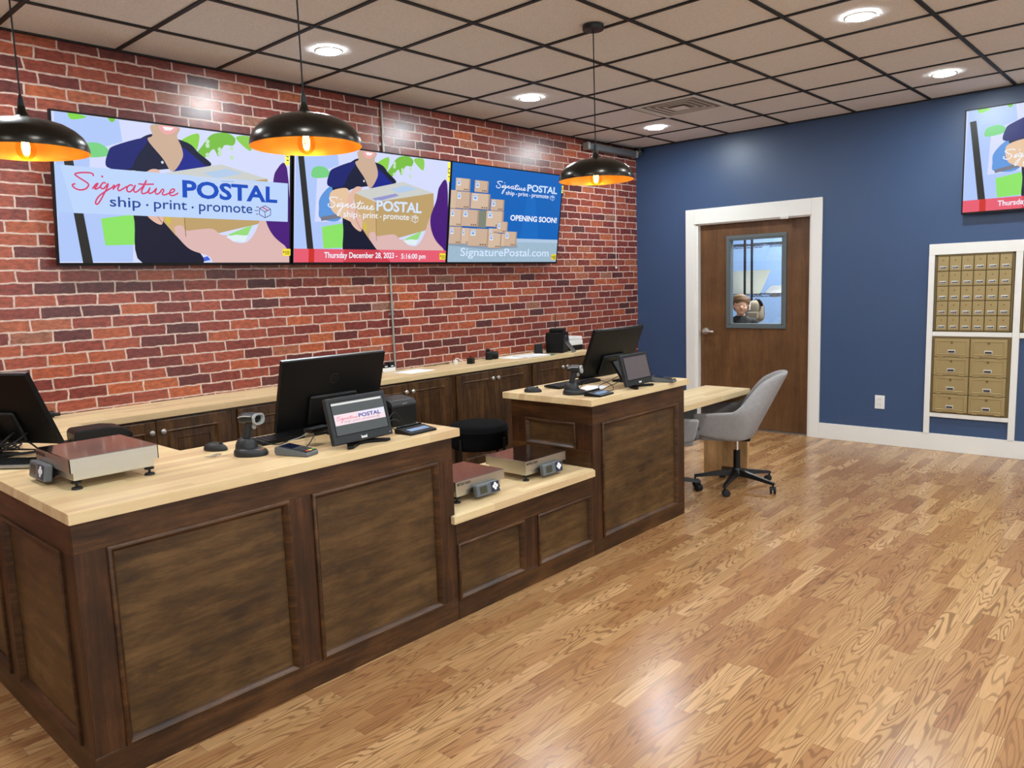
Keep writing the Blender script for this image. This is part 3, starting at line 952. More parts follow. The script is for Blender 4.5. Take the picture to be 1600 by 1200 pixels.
PHOTO = [
('sky_haze',(214,220,252),[(.003,1.02),(1.008,1.046),(1.013,-0.021),(-0.004,-0.009)]),
('left_wall',(176,200,250),[(.009,0.999),(.24,0.994),(.25,0.85),(.127,0.767),(.116,0.353),(.282,0.366),(.274,0.007),(-0.007,0.009)]),
('green_far',(120,210,130),[(.103,0.804),(.155,0.826),(.194,0.791),(.186,0.741),(.1,0.727)]),
('leaf',(130,215,70),[(.058,1.005),(.102,0.998),(.12,0.985),(.069,0.961)]),
('leaf',(120,200,50),[(.199,1.003),(.226,0.997),(.212,0.974)]),
('car',(92,150,222),[(.139,0.473),(.144,0.558),(.195,0.656),(.254,0.671),(.269,0.389),(.151,0.381)]),
('car_dark',(120,120,135),[(.15,0.396),(.268,0.436),(.269,0.397),(.153,0.362)]),
('grass',(140,228,100),[(.157,0.311),(.286,0.35),(.3,0.133),(.169,0.123)]),
('strip',(38,36,34),[(.019,0.89),(.051,0.895),(.12,-0.005),(.083,-0.004)]),
('leaf',(140,210,70),[(.484,0.902),(.563,0.969),(.545,0.815),(.514,0.849)]),
('leaf',(120,190,60),[(.619,0.974),(.685,1.001),(.727,0.969),(.718,0.913),(.676,0.905),(.65,0.82),(.626,0.869),(.585,0.795),(.545,0.802),(.578,0.887)]),
('leaf',(140,205,80),[(.736,0.985),(.801,0.991),(.801,0.887),(.744,0.945)]),
('shirt',(10,14,52),[(.305,0.872),(.377,0.93),(.511,0.896),(.56,0.83),(.617,0.751),(.539,0.721),(.353,0.667),(.277,0.611),(.217,0.635),(.221,0.713),(.241,0.816)]),
('sleeve',(14,24,110),[(.188,0.668),(.194,0.767),(.222,0.821),(.35,0.897),(.304,0.761),(.274,0.669)]),
('sleeve',(14,30,140),[(.487,0.857),(.568,0.766),(.596,0.71),(.45,0.675),(.482,0.778)]),
('shirt',(6,10,42),[(.285,0.438),(.358,0.427),(.454,0.236),(.554,0.086),(.557,-0.013),(.311,-0.011),(.285,0.294)]),
('neck',(206,174,150),[(.366,0.992),(.477,0.997),(.469,0.931),(.487,0.857),(.49,0.779),(.446,0.675),(.406,0.766),(.349,0.882),(.368,0.917)]),
('smile',(240,170,170),[(.395,0.992),(.47,0.993),(.446,0.946),(.416,0.94)]),
('teeth',(250,246,246),[(.41,0.989),(.458,0.99),(.443,0.967),(.419,0.964)]),
('forearm',(232,196,160),[(.203,0.61),(.276,0.658),(.315,0.638),(.322,0.52),(.383,0.299),(.336,0.361),(.246,0.419),(.208,0.479)]),
('box_top',(206,208,204),[(.337,0.63),(.661,0.761),(.884,0.68),(.485,0.555)]),
('box_label',(180,205,235),[(.576,0.684),(.687,0.731),(.765,0.706),(.639,0.653)]),
('box_tape',(150,150,205),[(.459,0.585),(.614,0.647),(.639,0.63),(.495,0.562)]),
('box_side',(206,172,120),[(.337,0.63),(.485,0.555),(.496,0.195),(.455,0.202),(.406,0.3),(.357,0.491)]),
('box_front',(190,160,106),[(.485,0.555),(.884,0.68),(.9,0.377),(.831,0.312),(.65,0.234),(.498,0.204)]),
('box_mark',(210,190,70),[(.411,0.37),(.432,0.35),(.431,0.285),(.412,0.306)]),
('fingers',(228,186,168),[(.312,0.595),(.353,0.674),(.389,0.679),(.388,0.647),(.352,0.619),(.347,0.522),(.398,0.397),(.395,0.283),(.336,0.345),(.309,0.487)]),
('hand',(222,184,180),[(.451,0.272),(.482,0.28),(.499,0.245),(.546,0.254),(.616,0.264),(.655,0.221),(.689,0.214),(.713,0.169),(.776,0.163),(.825,0.257),(.871,0.452),(.912,0.331),(.995,0.12),(1.0,0.0),(.66,-0.02),(.60,0.05),(.518,0.099),(.469,0.178),(.452,0.221)]),
('grass',(150,220,120),[(.689,0.222),(.809,0.306),(.785,0.225),(.723,0.2)]),
('paper',(225,240,245),[(.678,0.206),(.728,0.223),(.786,0.217),(.77,0.167),(.713,0.173)]),
('purple',(70,12,120),[(.926,0.748),(.985,0.778),(1.012,0.112),(.974,0.144),(.916,0.221),(.879,0.329),(.871,0.452),(.907,0.608)]),
('cuff',(60,100,220),[(.572,0.039),(.593,0.05),(.606,0.021),(.579,0.01)]),
]
STROKES = [[(.136,0.599),(.133,0.615),(.118,0.62),(.094,0.617),(.078,0.611),(.07,0.602),(.08,0.586),(.101,0.564),(.115,0.546),(.116,0.531),(.105,0.509),(.086,0.5),(.07,0.507),(.06,0.522),(.061,0.534),(.07,0.539)],[(.13,0.512),(.142,0.542),(.151,0.552),(.145,0.532),(.139,0.515),(.146,0.514),(.162,0.534)],[(.181,0.556),(.172,0.56),(.162,0.541),(.161,0.523),(.171,0.519),(.181,0.537),(.189,0.555),(.184,0.524),(.173,0.487),(.16,0.444),(.148,0.413),(.14,0.412),(.141,0.432),(.155,0.469),(.184,0.508),(.205,0.533),(.212,0.549),(.207,0.515)],[(.207,0.521),(.222,0.547),(.232,0.555),(.225,0.525),(.23,0.511),(.246,0.528),(.262,0.546)],[(.284,0.551),(.274,0.557),(.262,0.54),(.26,0.515),(.27,0.508),(.282,0.525),(.293,0.557),(.286,0.522),(.292,0.508),(.304,0.52),(.324,0.554),(.338,0.598),(.327,0.554),(.317,0.515),(.323,0.501),(.341,0.515),(.351,0.546),(.345,0.514),(.352,0.506),(.365,0.52),(.378,0.546),(.372,0.517),(.379,0.503),(.392,0.519),(.401,0.541),(.408,0.534),(.401,0.509),(.41,0.501),(.429,0.516),(.445,0.525),(.453,0.541),(.448,0.549),(.437,0.539),(.431,0.512),(.44,0.5),(.456,0.508),(.468,0.523)],[(.305,0.568),(.33,0.568),(.368,0.574)]]
# ------------------------------------------------------------------ wall screens
EM = {}
def em(c, k=0.83):
    """emissive display colour"""
    key = tuple(c)
    if key not in EM:
        nm = 'display_%02x%02x%02x' % key
        glow(nm, c, k)
        EM[key] = nm
    return EM[key]

class Art:
    """flat picture shown by a screen: layers of coloured shapes in one mesh, uv in 0..1"""
    def __init__(s, W, Hh, M):
        s.W, s.H, s.M = W, Hh, M
        s.mb = MB(); s.mats = []; s.k = 0; s.step = 0.00004
    def use(s, c):
        nm = em(c)
        if nm not in s.mats:
            s.mats.append(nm)
        s.mb.mi = s.mats.index(nm)
    def P(s, u, v):
        return ((min(max(u, 0.0), 1.0) - 0.5) * s.W, -s.k * s.step, min(max(v, 0.0), 1.0) * s.H)
    def poly(s, pts, c):
        s.k += 1; s.use(c)
        s.mb.geo([s.P(u, v) for u, v in pts], [tuple(range(len(pts)))], s.M)
    def rect(s, u0, u1, v0, v1, c):
        s.poly([(u0, v0), (u1, v0), (u1, v1), (u0, v1)], c)
    def text(s, txt, u0, u1, v0, v1, c, bold=0.0):
        s.k += 1; s.use(c)
        add_text(s.mb, txt, (u0 - 0.5) * s.W, (u1 - 0.5) * s.W, v0 * s.H, v1 * s.H, s.M, bold, -s.k * s.step)
    def ribbon(s, pts, w, c):
        s.k += 1; s.use(c)
        P = catmull([Vector((u * s.W, v * s.H, 0)) for u, v in pts], 5) if len(pts) > 2 else [Vector((u * s.W, v * s.H, 0)) for u, v in pts]
        vs = []
        for i, p in enumerate(P):
            d = P[min(i + 1, len(P) - 1)] - P[max(i - 1, 0)]
            if d.length < 1e-9: d = Vector((1, 0, 0))
            d.normalize()
            nrm = Vector((-d.y, d.x, 0)) * w * 0.5
            for q in (p + nrm, p - nrm):
                vs.append((q.x - s.W / 2, -s.k * s.step, q.y))
        s.mb.geo(vs, [(2 * i, 2 * i + 1, 2 * i + 3, 2 * i + 2) for i in range(len(P) - 1)], s.M)
    def disc(s, u, v, r, c, n=12):
        s.poly([(u + r / s.W * math.cos(2 * PI * i / n), v + r / s.H * math.sin(2 * PI * i / n)) for i in range(n)], c)
    def logo(s, au, bu, av, bv, c_sig, c_post, c_tag, c_box, w=0.0085):
        f = lambda u, v: (au * u + bu, av * v + bv)
        ww = w * (au + av) / 2
        for st in STROKES:
            s.ribbon([f(u, v) for u, v in st], ww, c_sig)
        du, dv = f(0.168, 0.601); s.disc(du, dv, ww * 0.7, c_sig)
        (u0, v0), (u1, v1) = f(0.486, 0.490), f(0.934, 0.622)
        s.text('POSTAL', u0, u1, v0, v1, c_post, 0.032)
        for tx, a0, a1, b0, b1 in (('ship', 0.192, 0.312, 0.375, 0.470), ('print', 0.365, 0.504, 0.375, 0.466), ('promote', 0.557, 0.808, 0.372, 0.460)):
            (p0, q0), (p1, q1) = f(a0, b0), f(a1, b1)
            s.text(tx, p0, p1, q0, q1, c_tag, 0.008)
        for a in (0.338, 0.529):
            du, dv = f(a, 0.421); s.disc(du, dv, ww * 0.8, c_tag)
        # little parcel with speed lines
        hx = [(0.871, 0.464), (0.900, 0.440), (0.900, 0.392), (0.872, 0.367), (0.843, 0.392), (0.843, 0.440)]
        for i in range(6):
            s.ribbon([f(*hx[i]), f(*hx[(i + 1) % 6])], ww * 0.55, c_box)
        for q in (1, 3, 5):
            s.ribbon([f(0.871, 0.415), f(*hx[q])], ww * 0.55, c_box)
        s.ribbon([f(0.857, 0.452), f(0.886, 0.427)], ww * 0.9, c_sig)
        for q, (a0, a1) in enumerate(((0.826, 0.842), (0.818, 0.838), (0.826, 0.838))):
            vv = 0.45 - q * 0.028
            s.ribbon([f(a0, vv), f(a1, vv)], ww * 0.5, c_box)
    def photo(s):
        s.rect(0, 1, 0, 1, (206, 214, 250))
        for nm, c, pts in PHOTO:
            if nm in ('shirt', 'sleeve', 'neck', 'forearm', 'fingers', 'hand', 'leaf', 'purple', 'smile', 'green_far', 'car'):
                P = [Vector((u, v, 0)) for u, v in pts]
                Q = catmull(P[-2:] + P + P[:2], 5)[10:]
                pts = [(q.x, q.y) for q in Q[:5 * len(P)]]
            s.poly(pts, c)
        s.ribbon([(0.485, 0.555), (0.497, 0.20)], 0.004, (120, 96, 60))
        s.ribbon([(0.36, 0.49), (0.36, 0.40), (0.40, 0.29)], 0.003, (120, 70, 60))
        s.disc(0.405, 0.735, 0.008, (210, 220, 235))
        for i in range(7):
            s.disc(0.60 + 0.055 * (i % 3), 0.82 + 0.05 * (i // 3) + 0.02 * (i % 2), 0.014, (196, 226, 190))

def bar_blend(a, b, f):
    return tuple(int(a[i] * (1 - f) + b[i] * f) for i in range(3))

def make_tv(name_label, loc, rz, tilt, art, stickers, Wt=1.452, Ht=0.826):
    t = thing('wall_screen', name_label, 'television', loc, rz, None)
    Mt = Rx(tilt)
    m = MB(); m.M = Mt
    m.box(-Wt / 2, Wt / 2, 0.004, 0.034, 0.0, Ht, 0.004)
    m.box(-Wt * 0.40, Wt * 0.40, 0.034, 0.056, 0.06, Ht * 0.62, 0.012)
    h = m.build('housing', 'satin_black', t)
    bz = 0.010
    m = MB(); m.M = Mt
    m.ring(-Wt / 2, Wt / 2, 0.0, Ht, [(0.0, -0.006), (0.0, 0.001), (bz - 0.002, 0.001), (bz, -0.003)])
    m.box(-Wt / 2 + 0.01, Wt / 2 - 0.01, 0.0005, 0.004, 0.0, 0.016)
    m.build('bezel', 'satin_black', t)
    Ws, Hs = Wt - 2 * bz, Ht - bz - 0.016
    A = Art(Ws, Hs, Mt @ Tr(0, 0.0025, 0.016))
    art(A)
    A.mb.build('screen', A.mats, t, smooth=0, recalc=False)
    for (u, v, w, hh) in stickers:
        m = MB(); m.M = Mt
        x, z = u * Wt - Wt / 2, v * Ht
        m.box(x, x + w, -0.0065, -0.0055, z, z + hh)
        m.mi = 1
        for q in range(3):
            m.box(x + w * 0.30, x + w * 0.86, -0.0068, -0.0064, z + hh * (0.22 + 0.2 * q), z + hh * (0.29 + 0.2 * q))
        m.prism([(x + w * 0.06, z + hh * 0.45), (x + w * 0.24, z + hh * 0.45), (x + w * 0.15, z + hh * 0.8)], 0.0064, 0.0068, Rx(PI / 2))
        st = m.build('energy_sticker', ['yellow_sticker', 'ink_black'], t, smooth=0)
        st['label'] = 'yellow sticker'
    m = MB()
    m.box(-0.25, 0.25, -loc[1] - 0.012 if rz == 0 else 0.06, -loc[1] - 0.001 if rz == 0 else 0.0718, 0.30, 0.50)
    if tilt:
        for sx in (-0.2, 0.2):
            m.cyl((sx, 0.05, 0.34), (sx, -loc[1] - 0.004, 0.34), 0.012, None, 10)
            m.cyl((sx, -0.03, 0.47), (sx, -loc[1] - 0.004, 0.47), 0.010, None, 10)
    else:
        m.box(-0.22, 0.22, 0.050, 0.062, 0.32, 0.48)
    m.build('wall_bracket', 'black_metal', t)
    return t

WHITE = (240, 244, 255)
def art_banner(A):
    A.photo()
    A.rect(0.0, 0.99, 0.342, 0.658, (190, 214, 252))
    A.poly([(0.0, 0.342), (0.06, 0.342), (0.02, 0.658), (0.0, 0.658)], (180, 206, 250))
    A.poly([(0.52, 0.658), (0.70, 0.658), (0.83, 0.640), (0.885, 0.615), (0.885, 0.600), (0.60, 0.625)], (200, 214, 240))
    A.ribbon([(0.66, 0.632), (0.72, 0.638)], 0.006, (150, 190, 240))
    A.logo(1, 0, 1, 0, (214, 62, 110), (0, 74, 190), (20, 66, 150), (70, 70, 130))
def art_clock(A):
    A.photo()
    A.rect(0, 1, 0, 0.118, (232, 92, 112))
    A.rect(0.083, 0.115, 0, 0.118, (206, 44, 36))
    A.poly([(0.29, 0), (0.60, 0), (0.51, 0.118), (0.29, 0.118)], (206, 60, 76))
    A.text('Thursday December 28, 2023 -', 0.173, 0.642, 0.022, 0.092, WHITE, 0.02)
    A.text('5:16:00 pm', 0.669, 0.846, 0.018, 0.084, WHITE, 0.02)
    A.logo(0.699, 0.149, 0.757, 0.105, WHITE, (214, 228, 252), WHITE, WHITE, 0.0095)
BOXES = [(.034,.726,.151,.854),(.187,.729,.303,.85),(0.0,.546,.047,.728),(.04,.55,.159,.722),(.163,.555,.323,.718),(.331,.551,.45,.672),(0.0,.369,.098,.543),
         (.094,.372,.235,.545),(.299,.378,.452,.548),(0.0,.186,.102,.364),(.099,.188,.172,.355),(.157,.168,.332,.354),(.326,.304,.406,.362),(.395,.317,.492,.439),
         (.43,.171,.48,.31),(.469,.173,.583,.336),(.327,.151,.443,.31)]
def art_opening(A):
    A.rect(0, 1, 0, 1, (0, 98, 186))
    A.poly([(0.62, 0.26), (0.80, 0.26), (0.74, 0.72), (0.66, 0.72)], (10, 106, 194))
    A.rect(0, 1, 0.0, 0.235, (160, 186, 206))
    for i in range(13):
        u = i / 12
        A.ribbon([(u, 0.235), (u * 1.5 - 0.25, 0.0)], 0.002, (140, 164, 188))
    A.rect(0.56, 1, 0.222, 0.262, (176, 200, 226))
    A.poly([(0.0, 0.17), (0.34, 0.135), (0.60, 0.16), (0.60, 0.19), (0.0, 0.2)], (140, 160, 180))
    A.rect(0.227, 0.304, 0.366, 0.547, (126, 132, 116))
    for i, (u0, v0, u1, v1) in enumerate(BOXES):
        w = u1 - u0
        A.rect(u0, u1, v0, v1, (206, 176, 152) if i % 2 else (214, 186, 162))
        A.rect(u1 - 0.1 * w, u1, v0, v1, (178, 148, 124))
        A.rect(u0, u1, v0, v0 + 0.004, (150, 122, 100))
        if w > 0.06:
            A.rect(u0 + 0.10 * w, u0 + 0.33 * w, v1 - 0.075, v1 - 0.015, (226, 236, 248))
            A.rect(u0 + 0.10 * w, u0 + 0.33 * w, v1 - 0.030, v1 - 0.024, (60, 110, 200))
            A.rect(u0 + 0.14 * w, u0 + 0.28 * w, v1 - 0.062, v1 - 0.040, (120, 160, 220))
            for q in (0.56, 0.68, 0.80):
                A.rect(u0 + q * w, u0 + (q + 0.07) * w, v0 + 0.012, v0 + 0.026, (96, 78, 62))
    A.logo(0.664, 0.327, 0.606, 0.489, WHITE, (206, 226, 252), WHITE, (206, 226, 252), 0.010)
    A.text('OPENING SOON!', 0.510, 0.968, 0.456, 0.520, WHITE, 0.03)
    A.text('SignaturePostal.com', 0.096, 0.911, 0.036, 0.150, (214, 232, 255), 0.008)

TILT = R(8.2)
def tvloc(x0, x1): return ((x0 + x1) / 2, -0.085, 1.759)
make_tv('leftmost wall screen, showing a wide white banner over hands and parcel', tvloc(-5.901, -4.449), 0, TILT, art_banner,
        [(0.955, 0.075, 0.060, 0.047), (0.966, 0.80, 0.030, 0.12)])
make_tv('middle wall screen with a red date strip along its bottom', tvloc(-4.434, -2.990), 0, TILT, art_clock,
        [(0.942, 0.045, 0.066, 0.052), (0.972, 0.80, 0.026, 0.15)], 1.444)
make_tv('wall screen with a blue picture of stacked boxes, right of the middle one', tvloc(-2.986, -1.540), 0, TILT, art_opening,
        [(0.935, 0.045, 0.070, 0.052), (0.984, 0.80, 0.024, 0.07)], 1.446, 0.826)
make_tv('wall screen on the blue wall, cut by the right edge', (-0.072, -3.212 - 0.726, 2.019), -PI / 2, 0.0, art_clock, [], 1.452, 0.835)

# ------------------------------------------------------------------ devices on the counters
def make_scale(label, loc, rz, off=0.025, brand=True):
    """origin on the worktop at the platform centre; readout on the local -y side"""
    t = thing('postal_scale', label, 'scale', loc, rz, 'parcel scales on the counters')
    w, d, zt, zs, zb = 0.172, 0.149, 0.113, 0.062, 0.043
    m = MB(); m.box(-w, w, -d, d, zt - 0.004, zt, 0.0025); m.build('platform', 'steel_top', t)
    m = MB()
    for x0, x1, y0, y1 in ((-w, w, -d, -d + 0.003), (-w, w, d - 0.003, d), (-w, -w + 0.003, -d, d), (w - 0.003, w, -d, d)):
        m.box(x0, x1, y0, y1, zs, zt - 0.003)
    m.build('platform_skirt', 'steel_skirt', t, smooth=0)
    m = MB(); m.box(-w + 0.014, w - 0.014, -d + 0.012, d - 0.012, zb - 0.012, zt - 0.01, 0.004); m.build('base', 'steel_skirt', t)
    for sx in (-1, 1):
        for sy in (-1, 1):
            m = MB(); x, y = sx * (w - 0.030), sy * (d - 0.026)
            m.cyl((x, y, 0.0), (x, y, 0.007), 0.0185, 0.016, 18); m.cyl((x, y, 0.007), (x, y, 0.034), 0.0045, None, 8)
            m.cyl((x, y, 0.022), (x, y, 0.027), 0.017, None, 18)
            m.build('foot', 'rubber', t)
    # readout
    Md = Tr(off, -d - 0.004, 0.0) @ Rx(R(-8))
    m = MB(); m.M = Md
    m.box(-0.082, 0.082, -0.034, -0.004, 0.010, 0.072, 0.007, 3)
    dsp = m.build('readout', 'mid_grey_plastic', t)
    m = MB(); m.M = Md; m.box(-0.060, -0.010, -0.0352, -0.0335, 0.024, 0.060, 0.001); m.build('readout_screen', 'lcd_green', dsp)
    m = MB(); m.M = Md; m.box(0.020, 0.076, -0.0352, -0.0335, 0.018, 0.068, 0.002); m.build('keypad', 'navy_plastic', dsp)
    m = MB(); m.M = Md
    for dx, dz in ((0, 0.011), (0, -0.011), (0.011, 0), (-0.011, 0)):
        m.lathe([(0.0085, 0.0), (0.0085, 0.0016)], 14, Tr(0.048 + dx, -0.0352, 0.045 + dz) @ Rx(PI / 2))
    m.build('keys', 'ink_white', dsp)
    m = MB(); m.box(off - 0.03, off + 0.03, -d - 0.01, -d + 0.03, 0.020, 0.040, 0.003); m.build('readout_arm', 'black_plastic', t)
    m = MB(); add_text(m, 'METTLER TOLEDO', -0.162, -0.070, 0.090, 0.103, None, 0.03, -d - 0.0006)
    m.build('lettering', 'ink_black', t, smooth=0, recalc=False)
    return t
sc0 = make_scale('steel parcel scale on the low counter, half hidden by the near counter', (-4.733, -1.992, 0.515), 0, 0.022)
dup(sc0, (-4.214, -1.988, 0.515), 0, 'steel parcel scale on the low counter, beside the far counter')
make_scale('steel parcel scale on the near counter corner, brick wall mirrored in its top', (-6.386, -1.818, CT), -PI / 2, -0.075)

def make_monitor(label, loc, rz, W=0.560, Hm=0.342, curve=0.0, logo=True, tilt=16.5, lift=0.022, group=None, so=0.0):
    """seen from behind: back towards -y, screen towards +y; origin on the worktop under the lower edge"""
    t = thing('computer_monitor', label, 'monitor', loc, rz, group)
    Mt = Tr(0, 0, lift) @ Rx(R(tilt))
    N = 12
    m = MB(); m.M = Mt
    vs, fs = [], []
    for i in range(N + 1):
        x = -W / 2 + W * i / N
        dy = -curve * (1 - (2 * x / W) ** 2)
        for y, z in ((-0.012, 0.004), (-0.012, Hm - 0.004), (-0.006, Hm), (0.010, Hm), (0.010, 0), (-0.006, 0)):
            vs.append((x, y + dy, z))
    for i in range(N):
        for j in range(6):
            fs.append((i * 6 + j, i * 6 + (j + 1) % 6, (i + 1) * 6 + (j + 1) % 6, (i + 1) * 6 + j))
    fs += [tuple(range(6)), tuple(N * 6 + j for j in reversed(range(6)))]
    m.geo(vs, fs)
    m.build('housing', 'satin_black', t, 50)
    m = MB(); m.M = Mt
    vs, fs = [], []
    for i in range(N + 1):
        x = (-W / 2 + W * i / N) * 0.975
        dy = -curve * (1 - (2 * x / W) ** 2)
        vs += [(x, 0.0108 + dy, 0.012), (x, 0.0108 + dy, Hm - 0.010)]
    fs = [(2 * i, 2 * i + 2, 2 * i + 3, 2 * i + 1) for i in range(N)]
    m.geo(vs, fs); m.build('screen', 'glossy_black', t)
    m = MB(); m.M = Mt; m.box(-W / 2, W / 2, -0.004, 0.010, Hm, Hm + 0.0012)
    m.build('top_edge', 'aluminium', t) if curve == 0 else m.bm.free()
    m = MB(); m.M = Mt; m.box(-0.13, 0.13, -0.032 - curve, -0.010 - curve, 0.02, 0.165, 0.011, 3); m.build('back_cover', 'black_plastic', t)
    m = MB(); m.box(-0.03, 0.03, -0.010, 0.010, 0.0, 0.135 if so == 0 else 0.2, 0.004, 2, Tr(0, -0.160 + so, 0.010) @ Rx(R(-34 if so == 0 else 2)))
    m.build('stand_neck', 'black_plastic', t)
    m = MB(); m.box(-0.10, 0.10, -0.232 + so, -0.130 + so, 0.0, 0.012, 0.005); m.build('stand_base', 'black_plastic', t)
    if logo:
        m = MB(); m.M = Mt
        yl = -0.0125 - curve
        zc = Hm * 0.60 + 0.03
        cx = 0.0
        n = 28
        vs, fs = [], []
        for i in range(n):
            a = 2 * PI * i / n
            for r in (0.024, 0.020):
                vs.append((cx + r * math.cos(a), yl - 0.0006, zc + r * math.sin(a)))
        fs = [(2 * i, 2 * i + 1, 2 * ((i + 1) % n) + 1, 2 * ((i + 1) % n)) for i in range(n)]
        m.geo(vs, fs)
        add_text(m, 'hp', cx - 0.012, cx + 0.012, zc - 0.013, zc + 0.015, None, 0.0, yl - 0.0006)
        m.build('emblem', 'logo_grey', t, smooth=0, recalc=False)
    return t
make_monitor('large black monitor seen from behind on the near counter', (-5.336, -1.735, CT), 0)
make_monitor('black monitor seen from behind on the far counter', (-3.166, -1.79, FT), 0, 0.556, 0.345, 0.012, False, 22.0, 0.030)
lm = make_monitor('black monitor cut by the left edge, tilted on the near counter', (-6.449, -0.983, CT), R(-62), 0.560, 0.345, 0.0, False, 24.0, 0.045, None, 0.085)

def make_keyboard(label, loc, rz):
    t = thing('keyboard', label, 'keyboard', loc, rz, 'keyboards on the counters')
    M = Rx(R(3))
    m = MB(); m.M = M; m.box(-0.220, 0.220, -0.063, 0.063, 0.003, 0.016, 0.004); m.build('case', 'satin_black', t)
    m = MB(); m.M = M
    for r_ in range(5):
        for c_ in range(17):
            x, y = -0.208 + c_ * 0.0260, -0.050 + r_ * 0.0215
            m.box(x - 0.0105, x + 0.0105, y - 0.0088, y + 0.0088, 0.016, 0.0205)
    m.build('keys', 'black_plastic', t, smooth=0)
    return t
kb = make_keyboard('black keyboard beneath the large monitor on the near counter', (-5.525, -1.792, CT), 0)
dup(kb, (-3.50, -1.782, FT), 0, 'black keyboard behind the scanner on the far counter')
kb3 = dup(kb, (-6.535, -1.31, CT), R(-50), 'black keyboard with silver edge, cut by the left edge')
m = MB(); m.box(-0.220, 0.220, -0.071, -0.0635, 0.004, 0.018, 0.002); m.build('silver_edge', 'aluminium', kb3)

def make_mouse(label, loc, rz):
    t = thing('computer_mouse', label, 'mouse', loc, rz, 'computer mice on the counters')
    b = bmesh.new()
    bmesh.ops.create_uvsphere(b, u_segments=28, v_segments=16, radius=1.0)
    for v in b.verts:
        x, y, z = v.co
        zz = max(z, -0.25)
        v.co = Vector((x * (0.031 - 0.003 * y), y * 0.056, (zz + 0.25) / 1.25 * 0.036 * (1.0 - 0.18 * max(0, y))))
    m = MB(); m.merge(b); m.build('shell', 'dark_grey_plastic', t, 60)
    m = MB(); m.lathe([(0.0075, -0.004), (0.009, 0.0), (0.0075, 0.004)], 16, Tr(0, 0.027, 0.0272) @ Ry(PI / 2)); m.build('scroll_wheel', 'rubber', t)
    return t
ms = make_mouse('black computer mouse beside the keys on the near counter', (-5.903, -1.752, CT), R(205))
dup(ms, (-3.886, -1.772, FT), R(205), 'black computer mouse on the back left corner of the far counter')

# keys on a ring
t = thing('key_bunch', 'small bunch of metal keys lying in front of the mouse', 'keys', (-5.965, -1.862, CT), 0.3)
m = MB(); m.tube([(0.012 * math.cos(a * PI / 6) + 0.02, 0.012 * math.sin(a * PI / 6), 0.0035) for a in range(13)], 0.0012, 6); m.build('ring', 'chrome', t)
for q in range(3):
    m = MB(); M = Tr(0.008, 0, 0.002 + 0.0022 * q) @ Rz(PI + (q - 1) * 0.55)
    m.M = M
    m.lathe([(0.009, -0.001), (0.009, 0.001)], 16, Tr(0.006, 0, 0)); m.box(0.012, 0.042, -0.0032, 0.0032, -0.001, 0.001)
    for s in range(3):
        m.box(0.020 + s * 0.007, 0.023 + s * 0.007, 0.003, 0.005, -0.001, 0.001)
    m.build('key', 'nickel', t)

# barcode scanners standing in cradles
def make_cradle(label, loc, rz):
    t = thing('scanner_cradle', label, 'scanner cradle', loc, rz, 'scanner cradles on the counters')
    n = 36
    prof = [(0.066, 0.0), (0.068, 0.008), (0.066, 0.020), (0.060, 0.028), (0.050, 0.033)]
    m = MB(); vs, fs = [], []
    for r, z in prof:
        for i in range(n):
            a = 2 * PI * i / n
            c, s_ = math.cos(a), math.sin(a)
            vs.append((r * (1.18 * c if c > 0 else 0.92 * c), r * 0.80 * s_, z * (1.0 - 0.18 * max(0, c)) if z > 0.01 else z))
    for j in range(len(prof) - 1):
        for i in range(n):
            fs.append((j * n + i, j * n + (i + 1) % n, (j + 1) * n + (i + 1) % n, (j + 1) * n + i))
    fs += [tuple(reversed(range(n))), tuple((len(prof) - 1) * n + i for i in range(n))]
    m.geo(vs, fs); m.build('base', 'dark_grey_plastic', t, 50)
    m = MB(); m.lathe([(0.046, 0.026), (0.045, 0.040), (0.040, 0.056), (0.033, 0.066), (0.026, 0.070), (0.022, 0.068)], 28, Tr(-0.010, 0, 0) @ Matrix.Diagonal((1, 0.86, 1, 1)), False, True)
    m.build('holder', 'dark_grey_plastic', t, 50)
    m = MB(); m.prism([(0.052, -0.010), (0.064, -0.008), (0.064, -0.001), (0.052, -0.001)], 0.0, 0.002, Tr(0, 0, 0.0262)); m.build('badge', 'key_red', t)
    m = MB(); m.prism([(0.052, 0.001), (0.064, 0.001), (0.064, 0.008), (0.052, 0.010)], 0.0, 0.002, Tr(0, 0, 0.0262)); m.build('badge', 'key_yellow', t)
    return t
